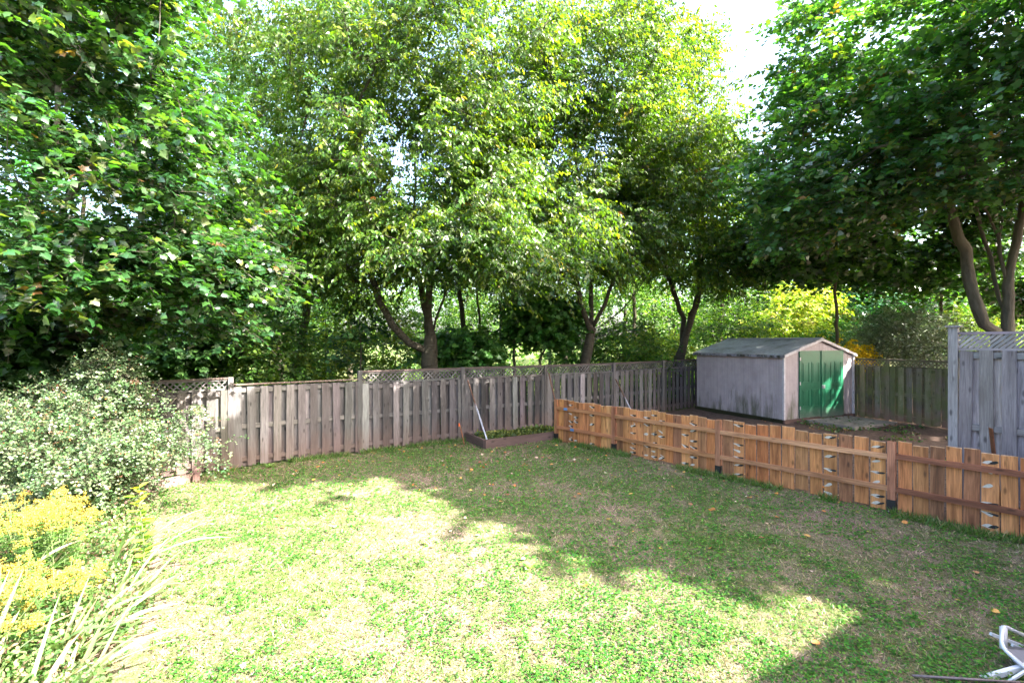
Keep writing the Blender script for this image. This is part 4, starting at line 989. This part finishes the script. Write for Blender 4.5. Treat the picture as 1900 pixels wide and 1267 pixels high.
# ------------------------------------------------------------------ left garden bed
def vn3(q): return .5 * float(vn(np.array([q[0] + q[2] * 1.3]), np.array([q[1] + q[2]]), 2.2, 61)[0]) + .5 * float(vn(np.array([q[0] - q[2]]), np.array([q[2] * 1.5]), 2.6, 62)[0])
def big_shrub():
    base = np.array([-6.1, 7.1, 0.0])
    SHP = [(.085, .14, .06), (.125, .17, .085), (.06, .11, .04), (.19, .21, .13), (.035, .075, .025), (.22, .12, .07)]
    limbs = []
    for k in range(14):
        a = NP.uniform(0, 6.28); limbs.append([base + np.array([.25 * math.cos(a), .25 * math.sin(a), 0]), base + np.array([.7 * math.cos(a), .7 * math.sin(a), 1.1]), base + np.array([1.2 * math.cos(a), 1.0 * math.sin(a), 1.6])])
    def rj(q):
        x = 950 + 880 * q[0] / q[1]; y = 633.5 - (q[2] - H) * 880 / q[1]
        top = np.interp(x, [0, 60, 120, 170, 230, 260, 300, 370, 400], [750, 730, 705, 672, 690, 770, 800, 830, 860])
        return y < top or x > 335 or (vn3(q) < .42) or q[2] < .12 or y > np.interp(x, [0, 150, 250, 335], [945, 945, 890, 845]) and x > 0
    cl = ell([((-6.1, 6.9, 1.0), (1.45, 1.3, 1.15)), ((-6.8, 7.0, 1.3), (1.2, 1.1, .8)), ((-6.0, 7.0, 1.95), (.5, .45, .45)), ((-5.0, 6.9, .9), (.9, .7, .6)), ((-5.5, 5.9, .7), (1.0, .8, .65)), ((-5.0, 6.3, .5), (.6, .6, .4))], 420, .35, .17, rj)
    arcs = np.array([P(380, 832, 6.6), P(398, 838, 6.5), P(350, 815, 6.7), P(340, 775, 6.8), P(355, 762, 6.8), P(310, 770, 6.9), P(230, 700, 6.8), P(250, 712, 6.7), P(215, 665, 6.9), P(195, 655, 6.9), P(180, 668, 6.9), P(235, 680, 6.9), P(365, 790, 6.7), P(270, 730, 6.8)])
    cl = np.vstack([cl, arcs])
    e = empty('flowering_shrub', tuple(base), 'big rounded shrub with tiny pale green leaves and arching tips in the left bed', 'shrub')
    sk = Skel(base)
    for lb in limbs: sk.limb(lb)
    sk.reach(list(cl), up=.5); mb = MB(); sk.mesh(mb, .045, tip=.003)
    ar = dict(ntw=13, nl=15, sig=.11, tl=.26, droop=.35, lsize=.032, tpl=T_OVAL, palette=SHP, wts=[4, 4, 3, 2, 2, .35], hang=-.1, flat=.5, wid=1.2, sigz=1.0)
    lf, segs = sprays(cl, base + np.array([0, 0, .4]), **ar); merge_wood(mb, segs, .003, .001, .5); mb.build('branches', M['bark_thin'], e, True)
    V, Fc, C = lf; fast_mesh('foliage', V, Fc, M['shrub'], C, e)
    k = NP.choice(len(V), 2600); Pp = V[k] + NP.normal(0, .015, (2600, 3)); V, Fc, C = leaves(Pp, NP.normal(0, 1, Pp.shape), NP.normal(0, 1, Pp.shape), np.full(len(Pp), .017), T_LEAF, pal(2600, [(.45, .10, .03), (.4, .2, .06)], [1, 1]), 2)
    fast_mesh('berries', V, Fc, M['petal'], C, e)
big_shrub()
gr_spots = [(-5.05, 4.95, .80, 'goldenrod plume at the left picture edge in front of the big shrub'), (-4.8, 4.8, .84, 'goldenrod plume between the left edge and the long upright leaves'), (-4.55, 4.75, .76, 'upper goldenrod nearest to the long pale leaves'),
            (-4.0, 3.75, .64, 'lower goldenrod at the left picture edge'), (-3.65, 3.8, .62, 'lower goldenrod spreading widest toward the lawn'), (-3.75, 3.45, .48, 'lowest and nearest goldenrod at the left edge')]
for i, (x, y, h, lab) in enumerate(gr_spots): goldenrod((x, y, 0), h, .36, 15, lab, 'goldenrod in the left bed', i, .08, 90)
def strap(mb, b, az, L, lean, wid, col, droop, twist=0):
    """one long folded leaf ribbon"""
    b = np.array(b, float); d = np.array([math.cos(az), math.sin(az), 0]); sd0 = np.array([-d[1], d[0], 0]); n = 9; i0 = len(mb.v)
    for k in range(n + 1):
        t = k / n; p = b + d * (lean * L * t + droop * .5 * L * t * t) + np.array([0, 0, L * (t * math.sqrt(max(.05, 1 - lean * lean)) - droop * .62 * t ** 2.4)]); p[2] = max(p[2], .02 + .02 * t)
        w_ = wid * (1 - t ** 3) * (.7 + .6 * min(1, t * 3)) * .5 + .0008; c_, s_ = math.cos(twist * t), math.sin(twist * t); sd = sd0 * c_ + np.array([0, 0, 1]) * s_
        for q in (-1, 0, 1): mb.v.append(Vector(p + sd * w_ * q + np.array([0, 0, -.15 * w_ * abs(q) * -1]))); mb.c.append(tuple(np.array(col) * (.9 + .2 * NP.rand()))); mb.g.append((0, 0, 0))
    for k in range(n):
        for q in (0, 1): a = i0 + k * 3 + q; mb.f.append([a, a + 1, a + 4, a + 3])
IRC = [(.26, .33, .16), (.16, .26, .08), (.38, .38, .24), (.10, .20, .05), (.42, .36, .22), (.30, .20, .10)]
def iris(base, n, L, label, az0, azs, seed, lean=(.35, .8)):
    e = empty('iris_plant', base, label, 'plant', 'long leaved plants in the left bed'); r = random.Random(seed); mb = MB()
    for k in range(n):
        strap(mb, (base[0] + r.uniform(-.14, .14), base[1] + r.uniform(-.14, .14), 0), az0 + r.gauss(0, azs), L * r.uniform(.6, 1.15), r.uniform(*lean), r.uniform(.02, .044), r.choices(IRC, [4, 4, 3, 2, 2, 1])[0], r.uniform(.0, .75), r.uniform(-.9, .9))
    mb.build('leaves', M['shrub'], e)
iris((-4.0, 4.75, 0), 24, .95, 'tall iris clump whose pale leaves lean right toward the lawn in front of the shrub', .5, .5, 1)
iris((-3.45, 4.15, 0), 24, .66, 'arching iris clump beside the leafy sapling', .5, .7, 2)
iris((-3.3, 3.55, 0), 28, .70, 'broad leaved iris clump near the lower left with bright curving leaves', .4, .7, 3)
iris((-3.05, 3.1, 0), 26, .66, 'iris clump at the bottom edge of the picture, nearest to the lawn', .3, .9, 4)
iris((-3.7, 3.2, 0), 16, .7, 'iris clump in the bottom left corner', 1.4, .9, 5)
iris((-4.6, 4.45, 0), 12, .65, 'dark green iris clump between the upper and lower goldenrod', .6, .6, 6)
def sapling(base, h, label):
    e = empty('sapling', base, label, 'plant'); mb = MB(); b = np.array(base, float); pts = [b + np.array([.03 * math.sin(q * 5), .02 * q, q * h]) for q in np.linspace(0, 1, 7)]
    mb.tube(pts, [.008, .007, .006, .006, .005, .004, .002], 6); Pq, A = [], []
    for q in np.arange(.18, 1, .05):
        for s_ in (0, math.pi): an = q * 40 + s_; Pq.append(b + np.array([.03 * math.sin(q * 5), .02 * q, q * h])); A.append((math.cos(an), math.sin(an), .3))
    mb.build('stem', M['weedstem'], e); Pq, A = np.array(Pq), np.array(A)
    V, Fc, C = leaves(Pq, A, np.tile([0, 0, 1.], (len(Pq), 1)) + NP.normal(0, .2, Pq.shape), .13 * NP.uniform(.7, 1.2, len(Pq)), T_OVAL, pal(len(Pq), [(.16, .26, .04), (.24, .33, .05), (.36, .36, .05)], [3, 3, 1]), .85); fast_mesh('leaves', V, Fc, M['weed'], C, e)
sapling((-3.72, 4.75, 0), .95, 'upright leafy green sapling at the edge of the left bed and lawn')
def f_bed(n):
    x = NP.uniform(-6, -2.2, n); y = NP.uniform(2.4, 6.6, n); edge = np.interp(y, [2.4, 3.4, 4.4, 5.4, 6.6], [-2.35, -2.75, -3.35, -4.1, -4.9]) + .2 * (vn(x, y, 2, 7) - .5)
    ok = (x < edge) & (x > -1.13 * y - .5) & (vn(x, y, 4, 2) > .25); x, y = x[ok], y[ok]; h = .06 + .34 * vn(x, y, 1.4, 4)
    return np.stack([x, y, h * NP.rand(len(x))], 1)
mass('bed_weeds', 'mixed low weeds and ground cover filling the left garden bed', 'ground cover', 60000, f_bed, .036, T_OVAL, [(.06, .13, .035), (.10, .18, .05), (.17, .23, .08), (.16, .09, .07), (.30, .22, .14)], [4, 4, 2, 1.6, 1.5])

# ------------------------------------------------------------------ lawn growth
def lawn_pts(n, dens_pow=1.0):
    y = 2.3 + 14 * NP.rand(n) ** 1.7; x = NP.uniform(-1.12, 1.12, n) * y; k_ = NP.rand(n) < .2; x[k_] = NP.uniform(1.12, 2.2, int(k_.sum())) * y[k_]
    ok = (sdist(x, y) < -.02) & (y < back_fence_y(x) - .04) & (x > np.interp(y, [2.4, 3.4, 4.4, 5.4, 6.6, 8.5], [-2.25, -2.65, -3.25, -4.0, -4.8, -6.5]))
    return x[ok], y[ok]
def patch(x, y): return .25 * vn(x, y, .8, 21) + .35 * vn(x, y, 3, 22) + .4 * vn(x, y, 8, 23)
x, y = lawn_pts(410000); m_ = patch(x, y); far_green = np.clip((y - 5.5) / 4, 0, .10) * np.clip(-sdist(x, y) / 2 - .1, 0, 1); k = NP.rand(len(x)) < np.clip((m_ + far_green * 1.6 * (y > 6.5) - .42) * 6, .12, .92); x, y = x[k], y[k]; n = len(x)
Pp = np.stack([x, y, gz(x, y) + .004 + (.015 + .05 * vn(x, y, 3, 41) ** 2) * NP.rand(n)], 1); A = NP.normal(0, 1, (n, 3)) * np.array([1, 1, .3]) + np.array([0, 0, .12])
CLV = [(.038, .15, .018), (.055, .18, .02), (.10, .21, .03), (.028, .11, .022), (.17, .22, .06)]
szy = (.014 + .0013 * y) * NP.uniform(.6, 1.35, n)
V, Fc, C = leaves(Pp, A, np.tile([0, 0, 1.], (n, 1)) + NP.normal(0, .3, (n, 3)), szy, T_OVAL, pal(n, CLV, [4, 4, 3, 2, 1], .2), 1.35)
tag(fast_mesh('clover', V, Fc, M['weed'], C), 'low clover and creeping weeds growing in patches over the lawn', 'clover', kind='stuff')
x, y = lawn_pts(370000); m_ = patch(x, y); k = NP.rand(len(x)) < np.clip(.95 - (m_ - .3) * 1.2, .3, 1); x, y = x[k], y[k]; n = len(x)
Pp = np.stack([x, y, gz(x, y)], 1); A = NP.normal(0, .9, (n, 3)); A[:, 2] = NP.uniform(.15, 1.1, n)
pc = pal(n, [(.08, .15, .025), (.15, .19, .05), (.28, .22, .15), (.46, .35, .28), (.19, .11, .10)], [4, 3, 3, 3.5, 3.5], .2)
V, Fc, C = leaves(Pp, A, NP.normal(0, 1, (n, 3)), (.03 + .002 * y) * NP.uniform(.6, 1.3, n), T_BLADE, pc, 1.6)
tag(fast_mesh('grass', V, Fc, M['grass'], C), 'short sparse lawn grass with dry straw coloured blades', 'grass', kind='stuff')
tx, ty = [], []
for pts_, side in ((BF[1:6], 1), (cposts, -1)):
    for (x0, y0), (x1, y1) in zip(pts_, pts_[1:]):
        L_ = math.hypot(x1 - x0, y1 - y0); dx, dy = (x1 - x0) / L_, (y1 - y0) / L_; q = NP.rand(1500) * L_; q = q[vn(x0 + dx * q, y0 + dy * q, 2.2, 51) > .4]
        o_ = .07 + np.abs(NP.normal(0, .07, len(q))); nx_, ny_ = dy, -dx
        tx.append(x0 + dx * q + nx_ * o_); ty.append(y0 + dy * q + ny_ * o_)
x, y = np.concatenate(tx), np.concatenate(ty); n = len(x)
A = NP.normal(0, .5, (n, 3)); A[:, 2] = NP.uniform(.4, 1.2, n); V, Fc, C = leaves(np.stack([x, y, gz(x, y)], 1), A, NP.normal(0, 1, (n, 3)), .11 * NP.uniform(.5, 1.4, n), T_BLADE, pal(n, [(.07, .15, .025), (.11, .18, .04), (.25, .22, .11)], [4, 3, 1.5]), 1.1)
tag(fast_mesh('grass', V, Fc, M['grass'], C), 'longer uncut grass along the feet of the fences', 'grass', kind='stuff')
# bigger weed rosettes
for i, (px_, py_, s_, lab) in enumerate(((985, 1045, .10, 'broad leaved weed rosette standing in the sunny lawn just below the shadow edge'), (790, 1000, .06, 'small bright weed tuft in the sunny lawn left of the big rosette'), (432, 856, .13, 'tiny weed at the fence foot by the post with the lattice end'), (502, 858, .12, 'leafy weed at the foot of the lower fence panel'))):
    Z = 2112 / (py_ - 633.5 + 10); X = bx(px_, Z); n = 14; an = NP.uniform(0, 6.28, n); Pp = np.tile([X, Z, G(X, Z) + .01], (n, 1)) + NP.normal(0, .02, (n, 3)) * np.array([1, 1, 0])
    A = np.stack([np.cos(an), np.sin(an), NP.uniform(.2, .9, n)], 1); V, Fc, C = leaves(Pp, A, np.tile([0, 0, 1.], (n, 1)) + NP.normal(0, .15, (n, 3)), s_ * NP.uniform(.6, 1.2, n), T_OVAL, pal(n, [(.16, .28, .07), (.28, .38, .14)], [1, 1]), .8)
    tag(fast_mesh('weed_plant', V, Fc, M['weed'], C, loc=(X, Z, 0)), lab, 'weed')
# fallen leaves
n = 1400; x = NP.uniform(-4, 9, n); y = NP.uniform(3.5, 14, n); ok = (y < back_fence_y(x) - .1) & (NP.rand(n) < np.clip((y - 4) / 7, .12, 1) * np.where(sdist(x, y) > 0, .6, 1)) & (np.abs(sdist(x, y)) > .08)
x, y = x[ok], y[ok]; n = len(x); Pp = np.stack([x, y, gz(x, y) + .022], 1)
V, Fc, C = leaves(Pp, NP.normal(0, 1, (n, 3)) * np.array([1, 1, .15]), np.tile([0, 0, 1.], (n, 1)) + NP.normal(0, .3, (n, 3)), .06 * NP.uniform(.6, 1.3, n), T_OVAL, pal(n, [(.45, .18, .05), (.5, .30, .08), (.30, .13, .07), (.5, .38, .28)], [3, 2, 2, 2]), 1.0)
tag(fast_mesh('fallen_leaves', V, Fc, M['dirtyleaf'], C), 'orange and brown fallen leaves scattered over lawn and dirt', 'fallen leaves', kind='stuff')
# debris and low weeds in the dirt yard
def f_dirt(n):
    x = NP.uniform(3, 12, n); y = NP.uniform(6, 16, n); ok = (sdist(x, y) > .2) & (y < back_fence_y(x) - .2) & (vn(x, y, 1.3, 31) > .62) & (x > 8); x, y = x[ok], y[ok]
    return np.stack([x, y, gz(x, y) + .02 + .04 * NP.rand(len(x))], 1)
mass('yard_weeds', 'scattered low weeds and twigs on the bare dirt near the mossy fence', 'ground cover', 16000, f_dirt, .07, T_OVAL, [(.05, .10, .03), (.08, .14, .04), (.14, .09, .06)], [2, 2, 2])
def f_plant(n):
    u = NP.rand(n); v = NP.rand(n); a = np.array([-.55, 10.75]); b_ = np.array([1.05, 11.7]); c_ = np.array([-.45, .75]); q = a + (b_ - a) * u[:, None] + c_ * v[:, None] * .9
    ok = vn(q[:, 0], q[:, 1], 3, 12) > .3; q = q[ok]; return np.column_stack([q, .14 + .22 * NP.rand(len(q)) * vn(q[:, 0], q[:, 1], 2, 13)])
mass('planter_weeds', 'yellow green weeds growing in the timber planter box', 'weeds', 2600, f_plant, .075, T_OVAL, [(.10, .13, .03), (.2, .2, .05), (.06, .10, .03)], [3, 2, 2])
